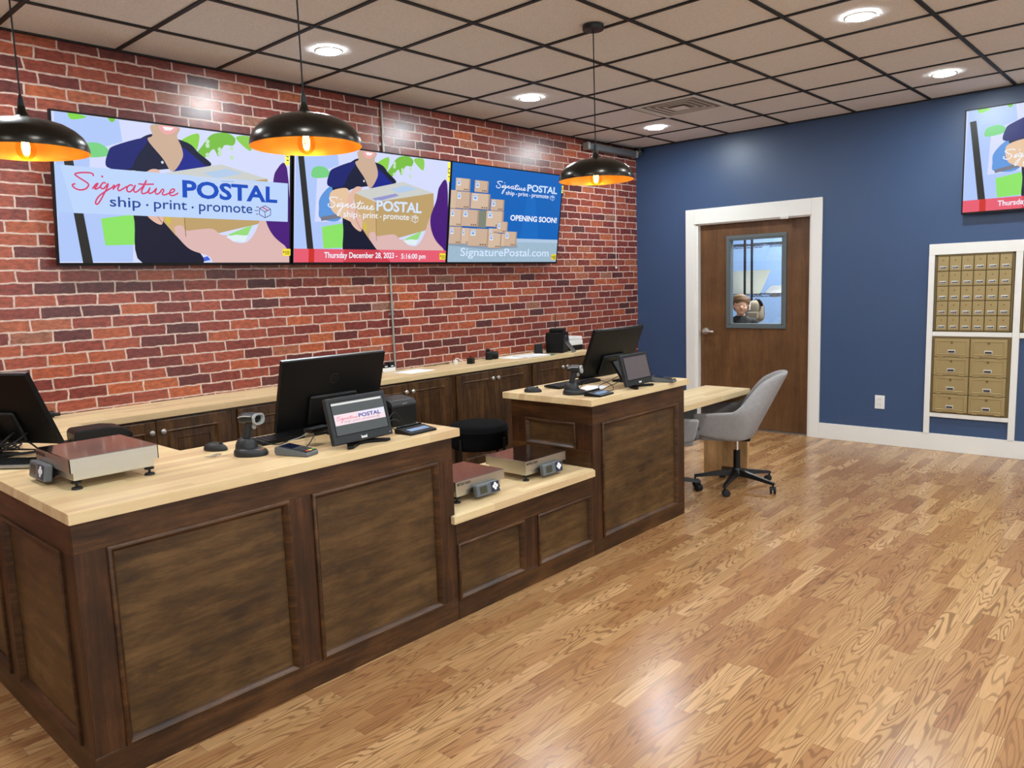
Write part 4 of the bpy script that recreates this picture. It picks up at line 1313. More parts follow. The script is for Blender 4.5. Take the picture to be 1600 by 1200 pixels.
def make_scanner(label, loc, rz):
    t = thing('barcode_scanner', label, 'barcode scanner', loc, rz, 'barcode scanners in their cradles')
    m = MB()   # handle
    path = [(-0.012, 0, 0.0), (-0.004, 0, 0.030), (0.006, 0, 0.062), (0.012, 0, 0.082)]
    m.M = Matrix.Diagonal((1, 0.85, 1, 1))
    m.tube(path, [0.0165] * 19, 16)
    m.build('handle', 'dark_grey_plastic', t, 60)
    m = MB()   # head
    secs = [(-0.034, 0.012, 0.010, 0.090), (-0.028, 0.020, 0.016, 0.091), (-0.010, 0.024, 0.021, 0.094), (0.020, 0.026, 0.021, 0.095), (0.042, 0.035, 0.021, 0.092), (0.052, 0.037, 0.022, 0.090)]
    n = 24; vs, fs = [], []
    for x, a_, c_, z in secs:
        for i in range(n):
            an = 2 * PI * i / n
            cc, ss_ = math.cos(an), math.sin(an)
            vs.append((x - 0.10 * (z + c_ * ss_ - 0.09), a_ * math.copysign(abs(cc) ** 0.7, cc), z + c_ * math.copysign(abs(ss_) ** 0.8, ss_)))
    for j in range(len(secs) - 1):
        for i in range(n):
            fs.append((j * n + i, j * n + (i + 1) % n, (j + 1) * n + (i + 1) % n, (j + 1) * n + i))
    fs.append(tuple(range(n)))
    m.geo(vs, fs); m.build('head', 'dark_grey_plastic', t, 60)
    m = MB(); vs, fs = [], []
    for (x, a_, c_) in ((0.046, 0.0385, 0.0225), (0.056, 0.0400, 0.0230), (0.0565, 0.0335, 0.0165), (0.046, 0.030, 0.0145)):
        for i in range(n):
            an = 2 * PI * i / n
            cc, ss_ = math.cos(an), math.sin(an)
            vs.append((x - 0.10 * c_ * ss_, a_ * math.copysign(abs(cc) ** 0.7, cc), 0.090 + c_ * math.copysign(abs(ss_) ** 0.8, ss_)))
    for j in range(3):
        for i in range(n):
            fs.append((j * n + i, j * n + (i + 1) % n, (j + 1) * n + (i + 1) % n, (j + 1) * n + i))
    m.geo(vs, fs); m.build('nose_bumper', 'light_grey_plastic', t, 60)
    m = MB(); m.sphere((0.046, 0, 0.090), (0.004, 0.031, 0.016), 20, 10); m.build('scan_window', 'glossy_black', t, 60)
    m = MB(); m.sphere((0.030, 0, 0.060), (0.010, 0.008, 0.012), 16, 10); m.build('trigger', 'light_grey_plastic', t, 60)
    m = MB(); m.tube([(-0.026, -0.021, 0.098), (0.0, -0.025, 0.104), (0.036, -0.028, 0.103)], 0.003, 8); m.tube([(-0.026, 0.021, 0.098), (0.0, 0.025, 0.104), (0.036, 0.028, 0.103)], 0.003, 8)
    m.build('side_trim', 'light_grey_plastic', t, 60)
    return t
SR = R(-60)
cr = make_cradle('black cradle holding a barcode scanner on the near counter', (-5.868, -1.965, CT), SR)
dup(cr, (-3.838, -2.045, FT), SR, 'black cradle holding a barcode scanner on the far counter')
bs = make_scanner('grey and black barcode scanner upright in a cradle on the near counter', (-5.868, -1.965, CT + 0.058), SR)
dup(bs, (-3.838, -2.045, FT + 0.058), SR, 'grey and black barcode scanner upright in a cradle on the far counter')

def make_card_reader(label, loc, rz):
    t = thing('card_reader', label, 'card reader', loc, rz, 'card payment readers')
    m = MB()
    side = [(-0.080, 0.0), (0.072, 0.0), (0.080, 0.010), (0.078, 0.034), (0.060, 0.036), (-0.076, 0.018), (-0.082, 0.009)]
    m.prism(side, -0.038, 0.038, Rz(PI / 2) @ Rx(PI / 2), 0.005)
    m.build('body', 'mid_grey_plastic', t)
    sl = math.atan2(0.018, 0.136)
    Mt = Tr(0, -0.008, 0.0275) @ Rx(sl)
    m = MB(); m.M = Mt; m.box(-0.034, 0.034, -0.068, 0.068, -0.002, 0.002, 0.002); m.build('face_plate', 'satin_black', t)
    m = MB(); m.M = Mt; m.box(-0.030, 0.030, 0.006, 0.062, 0.0018, 0.0026); m.build('screen', 'reader_screen', t, smooth=0)
    m = MB(); m.M = Mt
    for r_ in range(4):
        for c_ in range(3):
            m.mi = 0
            if r_ == 0:
                m.mi = c_ + 1
            x, y = -0.019 + c_ * 0.019, -0.060 + r_ * 0.0155
            m.box(x - 0.0078, x + 0.0078, y - 0.0055, y + 0.0055, 0.0018, 0.0045, 0.001, 1)
    m.build('keys', ['dark_grey_plastic', 'key_red', 'key_yellow', 'key_green'], t)
    return t
rd = make_card_reader('grey card reader with coloured keys in front of near scanner', (-5.752, -2.125, CT), R(20))
dup(rd, (-3.118, -2.215, FT), R(12), 'dark card reader beside the small blank display on the far counter')

def make_display(label, loc, rz, art=None, W=0.312, Hd=0.196):
    t = thing('customer_display', label, 'display', loc, rz, 'small customer displays')
    Mt = Tr(0, 0, 0.020) @ Rx(R(-14.5))
    m = MB(); m.M = Mt
    m.box(-W / 2, W / 2, 0.0, 0.026, 0.0, Hd, 0.006, 3)
    m.box(-W * 0.38, W * 0.38, 0.024, 0.045, 0.02, Hd * 0.8, 0.010)
    m.build('housing', 'dark_grey_plastic', t)
    sx0, sx1, sz0, sz1 = -W / 2 + 0.022, W / 2 - 0.020, 0.038, Hd - 0.020
    m = MB(); m.M = Mt
    m.ring(sx0 - 0.004, sx1 + 0.004, sz0 - 0.004, sz1 + 0.004, [(0.0, -0.0005), (0.0, 0.0012), (0.003, 0.0012), (0.004, 0.0004)])
    m.build('bezel', 'satin_black', t, smooth=0)
    Ws, Hs = sx1 - sx0, sz1 - sz0
    if art:
        A = Art(Ws, Hs, Mt @ Tr((sx0 + sx1) / 2, -0.0006, sz0)); A.step = 0.00003
        art(A)
        A.mb.build('screen', A.mats, t, smooth=0, recalc=False)
    else:
        m = MB(); m.M = Mt; m.box(sx0, sx1, -0.0006, 0.001, sz0, sz1); m.build('screen', 'screen_off', t, smooth=0)
    m = MB(); m.M = Mt; add_text(m, 'bond', -0.016, 0.014, 0.010, 0.023, None, 0.05, -0.0004); m.box(W / 2 - 0.018, W / 2 - 0.014, -0.0006, 0, 0.012, 0.015)
    m.build('lettering', 'ink_white', t, smooth=0, recalc=False)
    m = MB(); m.tube([(0, 0.062, 0.008), (0, 0.062, 0.05), (0, 0.06, 0.09)], 0.014, 10); m.build('stand_neck', 'satin_black', t)
    m = MB()
    m.prism([(-0.03, 0.09), (-0.115, -0.028), (-0.088, -0.034), (-0.02, 0.02), (0.02, 0.02), (0.088, -0.034), (0.115, -0.028), (0.03, 0.09)], 0.0, 0.013, None, 0.004)
    m.build('stand_base', 'satin_black', t)
    return t
def art_pos(A):
    A.rect(0, 1, 0, 1, (84, 88, 88))
    A.rect(0.0, 0.97, 0.905, 0.965, (232, 232, 228))
    A.rect(0.01, 0.99, 0.295, 0.625, (250, 226, 232))
    A.rect(0.48, 0.99, 0.455, 0.625, (238, 232, 248))
    A.logo(0.98, -0.01, 0.92, -0.015, (236, 130, 150), (84, 74, 150), (200, 160, 180), (180, 150, 180), 0.0022)
make_display('small black display showing pink and white banner, on the near counter', (-5.470, -2.205, CT), R(2), art_pos)
make_display('small black display with a blank grey screen, on the far counter', (-3.400, -2.232, FT), R(3), None)

def make_sigpad(label, loc, rz):
    t = thing('signature_pad', label, 'signature pad', loc, rz, 'signature pads on the counters')
    m = MB(); m.prism([(-0.055, 0.0), (0.055, 0.0), (0.055, 0.022), (0.030, 0.022), (-0.055, 0.010)], -0.080, 0.080, Rz(PI / 2) @ Rx(PI / 2), 0.003)
    m.build('body', 'satin_black', t)
    Mt = Tr(0, -0.0135, 0.0165) @ Rx(math.atan2(0.012, 0.085))
    m = MB(); m.M = Mt; m.box(-0.058, 0.058, -0.018, 0.014, -0.001, 0.0012); m.build('screen', 'lcd_blue', t, smooth=0)
    m = MB(); m.tube([(-0.072, 0.044, 0.0262), (0.076, 0.044, 0.0262)], 0.0045, 8, None, 0); m.build('stylus', 'black_plastic', t)
    return t
sp = make_sigpad('black signature pad with pale screen at the right end of near counter', (-5.165, -2.172, CT), R(3))
dup(sp, (-3.795, -2.200, FT), R(6), 'black signature pad in front of the far scanner')

t = thing('receipt_printer', 'black receipt printer at the back right corner of near counter', 'printer', (-5.085, -1.915, CT), 0)
m = MB(); m.prism([(-0.085, 0.0), (0.09, 0.0), (0.09, 0.118), (0.02, 0.128), (-0.075, 0.118), (-0.085, 0.10)], -0.075, 0.075, Rz(PI / 2) @ Rx(PI / 2), 0.006); m.build('body', 'satin_black', t)
m = MB(); m.prism([(-0.092, 0.092), (0.06, 0.092), (0.06, 0.128), (0.01, 0.134), (-0.070, 0.124), (-0.090, 0.108)], -0.0755, 0.0755, Rz(PI / 2) @ Rx(PI / 2), 0.005); m.build('lid', 'dark_grey_plastic', t)
m = MB(); add_text(m, 'epson', -0.014, 0.014, 0.1025, 0.1085, None, 0.02, -0.0922); m.build('lettering', 'light_grey_plastic', t, smooth=0, recalc=False)

t = thing('label_printer', 'low black label printer with sloping lid behind the near scale', 'printer', (-6.125, -1.10, CT), R(-6))
m = MB(); m.prism([(-0.155, 0.0), (0.125, 0.0), (0.125, 0.018), (-0.155, 0.018)], -0.085, 0.085, Rx(PI / 2), 0.004); m.build('base', 'black_plastic', t)
m = MB(); m.prism([(-0.118, 0.018), (0.122, 0.018), (0.118, 0.040), (0.080, 0.066), (0.02, 0.076), (-0.106, 0.074), (-0.118, 0.060)], -0.078, 0.078, Rx(PI / 2), 0.007); m.build('lid', 'satin_black', t, 35)
for q in range(3):
    m = MB(); m.box(0.028 + q * 0.014, 0.036 + q * 0.014, -0.05, 0.05, 0.068 - q * 0.003, 0.0755 - q * 0.004); m.build('ridge', 'black_plastic', t)

# device on a clear stand between the monitor and small display
t = thing('clear_stand', 'small clear plastic stand behind the card reader', 'stand', (-5.60, -2.03, CT), R(12))
m = MB()
m.box(-0.03, 0.03, -0.03, 0.03, 0.0, 0.003); m.box(-0.03, -0.027, -0.03, 0.03, 0.003, 0.055)
m.box(-0.03, 0.06, -0.03, 0.03, 0.055, 0.058); m.build('stand', 'acrylic', t)
o = MB(); o.box(-0.055, 0.055, -0.024, 0.024, 0.0, 0.018, 0.004)
for q in range(4):
    o.box(-0.045 + q * 0.024, -0.031 + q * 0.024, -0.0248, -0.0235, 0.006, 0.011)
hub = o.build('usb_hub', 'satin_black'); hub.location = (-5.585, -2.027, CT + 0.0585); hub.rotation_euler = (0, 0, R(12))
tag(hub, 'flat black hub lying on the small clear stand', 'hub')

def cable(label, pts, r=0.0022, mat='rubber'):
    m = MB(); m.tube(pts, r, 7, None, 8)
    return tag(m.build('cable', mat), label, 'cable')
z0 = CT + 0.003
cable('thin black cable from the near scanner to the card reader', [(-5.83, -1.93, z0 + 0.05), (-5.80, -1.95, z0 + 0.035), (-5.75, -1.98, z0 + 0.02), (-5.73, -2.03, z0 + 0.036)])
cable('black cable running from the card reader back to the hub', [(-5.715, -2.05, z0 + 0.02), (-5.68, -2.06, z0 + 0.008), (-5.65, -2.055, z0 + 0.01), (-5.60, -2.05, z0 + 0.066)])
cable('pale grey cable on near counter behind the card reader', [(-5.74, -1.95, z0), (-5.68, -1.93, z0 + 0.012), (-5.62, -1.96, z0 + 0.03), (-5.56, -1.98, z0 + 0.065)], 0.0022, 'cable_grey')
cable('looped cables between the small display and the receipt printer', [(-5.31, -2.14, z0 + 0.02), (-5.26, -2.10, z0 + 0.06), (-5.21, -2.08, z0 + 0.085), (-5.16, -2.06, z0 + 0.05), (-5.14, -2.05, z0 + 0.012), (-5.19, -2.06, z0 + 0.002), (-5.26, -2.11, z0 + 0.03), (-5.29, -2.12, z0 + 0.05), (-5.22, -2.09, z0 + 0.055), (-5.15, -2.04, z0 + 0.030), (-5.13, -2.03, z0)])
z1 = FT + 0.003
cable('tangled black cables on the far counter left of the blank display', [(-3.78, -2.01, z1), (-3.70, -1.98, z1 + 0.006), (-3.62, -1.97, z1 + 0.035), (-3.56, -2.02, z1 + 0.05), (-3.53, -2.10, z1 + 0.02), (-3.60, -2.16, z1), (-3.66, -2.12, z1 + 0.004), (-3.60, -2.06, z1 + 0.02), (-3.52, -2.08, z1 + 0.04), (-3.48, -2.12, z1 + 0.07)])
cable('second black cable crossing the tangle on the far counter', [(-3.74, -2.15, z1 + 0.01), (-3.68, -2.13, z1 + 0.002), (-3.60, -2.11, z1 + 0.012), (-3.52, -2.13, z1 + 0.03), (-3.48, -2.14, z1 + 0.05)])
rn = random.Random(3)
pts = []
for q in range(34):
    ang = q * 1.25
    pts.append((-6.49 + 0.085 * math.cos(ang) + rn.uniform(-.03, .03), -1.00 + 0.15 * math.sin(ang * 0.83) + rn.uniform(-.03, .03), z0 + 0.009 + 0.09 * max(0, math.sin(q * 0.9)) ** 2))
cable('thick tangle of black cables under the monitor at the left edge', pts, 0.0038)
m = MB(); m.box(-0.10, 0.10, -0.075, 0.075, 0.0, 0.0012)
pp = m.build('paper_sheet', 'paper', smooth=0); pp.location = (-3.56, -1.985, FT); pp.rotation_euler = (0, 0, 0.3)
tag(pp, 'white paper lying under tangled cables on the far counter', 'paper')

# ------------------------------------------------------------------ things on the back counter
t = thing('badge_printer', 'tall black printer box with sloping output tray on the back counter', 'printer', (-1.768, -0.255, BT), R(-159.3))
m = MB(); m.box(-0.090, 0.090, -0.085, 0.085, 0.0, 0.190, 0.006); m.build('body', 'satin_black', t)
m = MB(); m.box(-0.060, 0.062, 0.0840, 0.0862, 0.035, 0.115); m.build('slot', 'ink_black', t, smooth=0)
m = MB()
for q in range(5):
    x = -0.045 + q * 0.0225
    m.prism([(0.085, 0.105), (0.090, 0.108), (0.165, 0.012), (0.160, 0.008)], x - 0.003, x + 0.003, Rz(PI / 2) @ Rx(PI / 2))
m.box(-0.05, 0.05, 0.155, 0.168, 0.0, 0.010)
m.build('output_tray', 'aluminium', t)
m = MB(); m.box(-0.02, 0.02, 0.0848, 0.0862, 0.150, 0.156); m.build('badge', 'light_grey_plastic', t, smooth=0)
t = thing('wifi_router', 'small black router with one antenna on top of the black printer', 'router', (-1.755, -0.245, BT + 0.190), R(-60))
m = MB(); m.prism([(-0.068, -0.055), (0.068, -0.055), (0.068, 0.055), (-0.068, 0.055)], 0.0, 0.036, None, 0.010); m.build('case', 'satin_black', t)
m = MB(); m.cyl((-0.02, 0.03, 0.034), (-0.02, 0.03, 0.17), 0.0035, 0.0025, 8); m.build('antenna', 'black_plastic', t)
t = thing('card_terminal', 'small black terminal with sloping face left of the back printer', 'terminal', (-1.985, -0.20, BT), R(-40))
m = MB(); m.prism([(-0.055, 0.0), (0.055, 0.0), (-0.010, 0.095), (-0.045, 0.095)], -0.035, 0.035, Rz(PI / 2) @ Rx(PI / 2) @ Rz(0), 0.004); m.build('body', 'black_plastic', t)
m = MB(); m.M = Tr(0, 0.024, 0.048) @ Rx(R(-55.6)); m.box(-0.024, 0.024, -0.028, -0.006, 0.0, 0.0025); m.build('label_strip', 'paper', t, smooth=0)
m = MB(); m.box(-0.034, -0.024, -0.02, 0.0, 0.096, 0.13, 0.002); m.build('clip', 'red_clip', t)
t = thing('desktop_printer', 'white desktop printer behind the far monitor on the back counter', 'printer', (-1.528, -0.155, BT), R(-2))
m = MB(); m.box(-0.098, 0.098, -0.14, 0.14, 0.0, 0.05, 0.006); m.build('base', 'black_plastic', t)
m = MB(); m.box(-0.100, 0.100, -0.145, 0.145, 0.05, 0.098, 0.008); m.box(-0.098, 0.098, -0.14, 0.14, 0.098, 0.132, 0.008); m.build('body', 'white_plastic', t)

t = thing('camera', 'black camera with a big lens standing on the back counter by brick wall', 'camera', (-2.555, -0.105, BT), R(42))
m = MB(); m.box(-0.058, 0.058, -0.022, 0.022, 0.0, 0.072, 0.010, 3); m.box(-0.022, 0.022, -0.020, 0.020, 0.068, 0.094, 0.010, 3); m.box(-0.062, -0.034, -0.042, 0.01, 0.0, 0.068, 0.010, 3); m.build('body', 'black_plastic', t)
m = MB(); m.lathe([(0.034, 0.0), (0.034, 0.05), (0.031, 0.07), (0.026, 0.072), (0.024, 0.062)], 28, Tr(0.008, -0.02, 0.036) @ Rx(PI / 2)); m.build('lens', 'satin_black', t)
m = MB(); m.sphere((0.008, -0.082, 0.036), (0.024, 0.006, 0.024), 20, 8); m.build('front_glass', 'glossy_black', t)
t = thing('power_adapter', 'small black cube with a cable left of the camera on back counter', 'adapter', (-2.888, -0.226, BT), R(20))
m = MB(); m.box(-0.026, 0.026, -0.026, 0.026, 0.0, 0.048, 0.003); m.build('body', 'black_plastic', t)
m = MB(); m.tube([(0.02, 0, 0.046), (0.03, 0.02, 0.062), (0.07, 0.03, 0.02), (0.12, 0.05, 0.004), (0.2, 0.06, 0.004)], 0.003, 7); m.build('cord', 'rubber', t)
t = thing('wall_charger', 'small white charger with looped cord on the back counter', 'charger', (-2.975, -0.13, BT))
m = MB(); m.box(-0.014, 0.014, -0.014, 0.014, 0.0, 0.036, 0.003); m.build('body', 'white_plastic', t)
m = MB(); m.tube([(0.0, 0.0, 0.034), (0.01, 0.0, 0.048), (0.04, -0.02, 0.036), (0.07, -0.04, 0.006)], 0.003, 7); m.build('cord', 'white_plastic', t)
m = MB(); m.tube([(-0.012, 0.012, 0.0), (-0.014, 0.02, 0.04), (0.0, 0.02, 0.07), (0.016, 0.02, 0.05), (0.014, 0.016, 0.03)], 0.0022, 7); m.build('cable', 'rubber', t)
m = MB(); m.tube([(-3.24, -0.03, BT + 0.004), (-3.15, -0.05, BT + 0.004), (-3.07, -0.035, BT + 0.004), (-2.99, -0.07, BT + 0.004)], 0.004, 7)
tag(m.build('cable', 'brass_dark'), 'dark cord lying along the back counter left of the white charger', 'cable')
t = thing('power_strip', 'white outlet strip with two black plugs by the conduit on back counter', 'power strip', (-3.62, -0.035, BT))
m = MB(); m.box(-0.062, 0.062, -0.026, 0.026, 0.0, 0.034, 0.004); m.build('body', 'white_plastic', t)
for sx in (-0.03, 0.03):
    m = MB(); m.box(sx - 0.025, sx + 0.025, -0.024, 0.024, 0.034, 0.062 + (0.014 if sx > 0 else 0), 0.003); pl = m.build('plug', 'black_plastic', t)
    m = MB(); m.box(sx - 0.012, sx + 0.012, -0.0255, -0.0238, 0.042, 0.049); m.build('tag', 'paper', pl, smooth=0)
def sheet(label, loc, rz, w, d, mat='paper', h=0.0012):
    m = MB(); m.box(-w / 2, w / 2, -d / 2, d / 2, 0.0, h)
    o = m.build('paper_sheet', mat, smooth=0); o.location = loc; o.rotation_euler = (0, 0, rz)
    return tag(o, label, 'paper')
sheet('white paper sheet on the back counter in front of the conduit', (-3.50, -0.215, BT), 0.1, 0.28, 0.20)
sheet('broad white paper sheet on the back counter right of the camera', (-2.28, -0.20, BT), 0.05, 0.30, 0.22)
sheet('white paper stack on back counter beside the small terminal', (-2.16, -0.27, BT + 0.0014), -0.12, 0.28, 0.20, 'paper', 0.008)
sheet('green paper slip in front of the back printer', (-1.985, -0.335, BT), 0.5, 0.16, 0.10, 'green_paper')
t = thing('cable_plug', 'black plug end by the wall at the left of the back counter', 'plug', (-6.04, -0.10, BT), 0.3)
m = MB(); m.cyl((-0.12, 0, 0.022), (0.03, 0, 0.022), 0.022, 0.020, 16); m.build('body', 'black_plastic', t)
m = MB(); m.cyl((0.03, 0, 0.018), (0.07, 0, 0.016), 0.010, None, 12); m.build('tip', 'rubber', t)
# ------------------------------------------------------------------ stool and chairs
t = thing('stool', 'round black upholstered stool behind the low counter', 'stool', (-3.735, -1.14, 0))
m = MB(); m.lathe([(0.150, 0.475), (0.185, 0.478), (0.197, 0.490), (0.199, 0.52), (0.198, 0.588), (0.202, 0.594), (0.204, 0.600), (0.202, 0.606), (0.198, 0.612), (0.196, 0.628), (0.182, 0.642), (0.13, 0.649), (0.06, 0.651), (0.01, 0.651)], 48)
m.build('seat', 'black_fabric', t, 50)
for q in range(4):
    a = R(188) + q * PI / 2
    m = MB(); m.cyl((0.208 * math.cos(a), 0.208 * math.sin(a), 0.0), (0.208 * math.cos(a), 0.208 * math.sin(a), 0.56), 0.010, None, 12); m.build('leg', 'black_metal', t)

def make_chair(label, loc, rz, base_rot):
    """local +x is the way the sitter faces"""
    t = thing('office_chair', label, 'chair', loc, rz, 'grey swivel chairs at the desk')
    N = 56
    def plan(u, z, off):
        k = (z - 0.39) / 0.22
        hw = 0.232 + 0.055 * min(k, 1.0) - off
        xf = 0.255 + 0.05 * min(max(k, 0), 1.0)
        au = abs(u)
        if au > 0.5:
            s = (au - 0.5) / 0.5
            x = xf * s
            y = math.copysign(hw * (1 - 0.10 * s * s * 0.6), u)
        else:
            a = u / 0.5 * PI / 2
            c = math.cos(a)
            back = 0.118 + 0.50 * (z - 0.39) - off
            wid = hw * (1.0 - 0.22 * max(0.0, (z - 0.62) / 0.26) * 1.0)
            x = -back * (abs(c) ** 0.75)
            y = math.copysign(wid * (abs(math.sin(a)) ** 0.8), u)
        return x, y
    def ht(u):
        au = abs(u)
        if au < 0.30:
            return 0.885 - 0.05 * (au / 0.30) ** 4
        if au < 0.52:
            s = (au - 0.30) / 0.22
            s = s * s * (3 - 2 * s)
            return 0.835 * (1 - s) + 0.615 * s
        return 0.615 - 0.020 * (au - 0.52) / 0.48
    m = MB()
    Z0 = 0.395
    secs = []
    th = 0.042
    for i in range(N + 1):
        u = -1 + 2 * i / N
        h = ht(u)
        au = abs(u)
        zb = Z0 + (0.035 * max(0, (au - 0.5) / 0.5) ** 2)
        ring = []
        L = 7
        for j in range(L + 1):
            z = zb + (h - 0.014 - zb) * j / L
            ring.append((*plan(u, z, 0.0), z))
        zt = h
        ring.append((*plan(u, h - 0.004, 0.010), zt - 0.002))
        ring.append((*plan(u, h - 0.004, th - 0.010), zt - 0.002))
        for j in range(L, -1, -1):
            z = zb + (h - 0.014 - zb) * j / L
            ring.append((*plan(u, z, th), z))
        secs.append(ring)
    K = len(secs[0])
    vs = [v for r_ in secs for v in r_]
    fs = []
    for i in range(N):
        for j in range(K):
            fs.append((i * K + j, i * K + (j + 1) % K, (i + 1) * K + (j + 1) % K, (i + 1) * K + j))
    fs += [tuple(range(K)), tuple(N * K + j for j in reversed(range(K)))]
    m.geo(vs, fs)
    sh = m.build('shell', 'grey_fabric', t, 70)
    sd = sh.modifiers.new('round', 'SUBSURF'); sd.levels = 1; sd.render_levels = 1
    m = MB()
    pts = []
    for i in range(25):
        u = -1 + 2 * i / 24
        pts.append(plan(u, 0.40, 0.032))
    m.prism(pts, 0.390, 0.425, None, 0.012)
    m.build('seat_pan', 'grey_fabric', t, 50)
    m = MB(); m.prism([(0.285, -0.195), (0.300, -0.12), (0.303, 0.0), (0.300, 0.12), (0.285, 0.195), (-0.06, 0.195), (-0.12, 0.10), (-0.12, -0.10), (-0.06, -0.195)], 0.424, 0.490, None, 0.024)
    m.build('seat_cushion', 'dark_seat_fabric', t, 60)
    m = MB(); m.prism([(0.02, -0.165), (0.02, 0.165), (0.07, 0.165), (0.07, -0.165)], 0.0, 0.28, Tr(-0.170, 0, 0.515) @ Ry(R(-26)), 0.02)
    m.build('back_cushion', 'dark_seat_fabric', t, 60)
    m = MB(); m.box(-0.10, 0.12, -0.08, 0.08, 0.366, 0.391, 0.006); m.box(0.10, 0.15, -0.02, 0.02, 0.350, 0.385, 0.005); m.build('tilt_mechanism', 'black_plastic', t)
    m = MB(); m.tube([(-0.04, -0.08, 0.374), (-0.04, -0.14, 0.372), (-0.045, -0.19, 0.368)], 0.006, 8); m.build('lever', 'black_plastic', t)
    m = MB(); m.cyl((0, 0, 0.27), (0, 0, 0.37), 0.0135, None, 18); m.build('gas_stem', 'chrome', t)
    m = MB(); m.cyl((0, 0, 0.10), (0, 0, 0.285), 0.0265, 0.025, 20); m.build('column', 'black_plastic', t)
    m = MB(); m.lathe([(0.040, 0.088), (0.044, 0.10), (0.042, 0.125), (0.032, 0.150), (0.028, 0.152)], 24)
    arms = []
    for q in range(5):
        a = base_rot + q * 2 * PI / 5
        M = Rz(a)
        vs = []
        for x, w, zt, zb in ((0.025, 0.024, 0.140, 0.092), (0.15, 0.020, 0.118, 0.086), (0.295, 0.014, 0.090, 0.070), (0.312, 0.012, 0.086, 0.068)):
            vs += [(x, -w, zb), (x, w, zb), (x, w * 0.7, zt), (x, -w * 0.7, zt)]
        fs = []
        for j in range(3):
            for i in range(4):
                fs.append((j * 4 + i, j * 4 + (i + 1) % 4, (j + 1) * 4 + (i + 1) % 4, (j + 1) * 4 + i))
        fs += [(3, 2, 1, 0), (12, 13, 14, 15)]
        m.geo(vs, fs, M)
        arms.append(a)
    m.build('star_base', 'black_metal', t)
    for a in arms:
        x, y = 0.305 * math.cos(a), 0.305 * math.sin(a)
        m = MB(); m.cyl((x, y, 0.05), (x, y, 0.078), 0.007, None, 10)
        b2 = a + 2.2
        M = Tr(x + 0.012 * math.cos(b2), y + 0.012 * math.sin(b2), 0.0275) @ Rz(b2)
        m.prism([(0.022 * math.cos(c), 0.0275 + 0.022 * math.sin(c)) for c in [k * PI / 8 for k in range(9)]], -0.006, 0.006, M @ Tr(0, 0, -0.022) @ Rx(PI / 2))
        ca = m.build('caster', 'black_plastic', t)
        m = MB()
        for s in (-1, 1):
            m.lathe([(0.020, -0.008), (0.0265, -0.006), (0.0275, 0.0), (0.0265, 0.006), (0.020, 0.008)], 22, M @ Tr(0, s * 0.0135, 0) @ Rx(PI / 2))
        m.build('wheel', 'rubber', ca, 50)
    return t
CH = R(112)
make_chair('grey fabric swivel chair with black wheeled base in front of the door', (-2.095, -2.225, 0), CH, R(-98) - CH)
make_chair('grey swivel chair mostly hidden behind the far counter', (-2.55, -1.82, 0), R(-60), R(-54) - R(-60))

# ------------------------------------------------------------------ storage room: shelf rack, things on it, the boy
t = thing('wire_shelf_rack', 'black wire shelving rack behind the boy, holding the pale sheet', 'shelf rack', (1.0, -0.80, 0), 0, 'wire shelving in the storage room')
rack = t
RX0, RX1, RY0, RY1 = 0.0, 0.46, 0.0, 1.10
for x in (RX0, RX1):
    for y in (RY0 + (0.217 if x > 0 else 0), RY1 - (0.217 if x > 0 else 0)):
        m = MB(); m.cyl((x, y, 0.0), (x, y, 1.985), 0.0135, None, 12)
        for q in range(16):
            m.cyl((x, y, 0.2 + q * 0.1), (x, y, 0.206 + q * 0.1), 0.0150, None, 12)
        m.build('post', 'black_metal', t)
for z in (0.20, 0.78, 1.370, 1.940):
    m = MB()
    for x in (RX0, RX1):
        m.cyl((x, RY0, z), (x, RY1, z), 0.0035, None, 6); m.cyl((x, RY0, z - 0.028), (x, RY1, z - 0.028), 0.0035, None, 6)
        k = 0
        while RY0 + k * 0.05 < RY1 - 0.03:
            y = RY0 + k * 0.05
            m.cyl((x, y, z), (x, y + 0.025, z - 0.028), 0.0025, None, 5); m.cyl((x, y + 0.025, z - 0.028), (x, y + 0.05, z), 0.0025, None, 5)
            k += 1
    for y in (RY0, RY1):
        m.cyl((RX0, y, z), (RX1, y, z), 0.0035, None, 6)
    k = 0
    while RY0 + 0.03 + k * 0.03 < RY1:
        y = RY0 + 0.03 + k * 0.03
        m.cyl((RX0, y, z + 0.003), (RX1, y, z + 0.003), 0.0016, None, 5); k += 1
    m.build('shelf', 'black_metal', t)
m = MB()
m.prism([(-0.56, 0.0), (0.13, 0.0), (0.24, 0.268), (-0.56, 0.262)], -0.004, 0.004, Rz(-PI / 2) @ Rx(PI / 2))
rk2 = dup(rack, (1.0, -0.885 - 1.10, 0), 0, 'black wire shelving rack at the right in the door window, holding a tray')
o = m.build('white_panel', 'white_board', smooth=0); o.location = (1.055, -0.83, 1.3745); o.rotation_euler = (0, R(6), 0)
tag(o, 'large pale sheet standing on the wire rack, left of its posts', 'sheet')
t = thing('document_tray', 'grey metal tray on the wire rack right of the pale sheet', 'tray', (1.08, -1.22, 1.3745))
m = MB(); m.prism([(-0.19, -0.06), (0.19, -0.06), (0.19, 0.14), (-0.19, 0.14)], 0.0, 0.006)
m.geo([(-0.19, -0.06, 0.006), (0.17, -0.06, 0.006), (0.11, 0.10, 0.085), (-0.19, 0.12, 0.085), (-0.19, -0.05, 0.002), (0.17, -0.05, 0.002), (0.11, 0.11, 0.081), (-0.19, 0.13, 0.081)],
      [(0, 1, 2, 3), (7, 6, 5, 4), (0, 4, 5, 1), (1, 5, 6, 2), (2, 6, 7, 3), (3, 7, 4, 0)], Rz(-PI / 2))
m.build('tray', 'mid_grey_plastic', t, smooth=0)
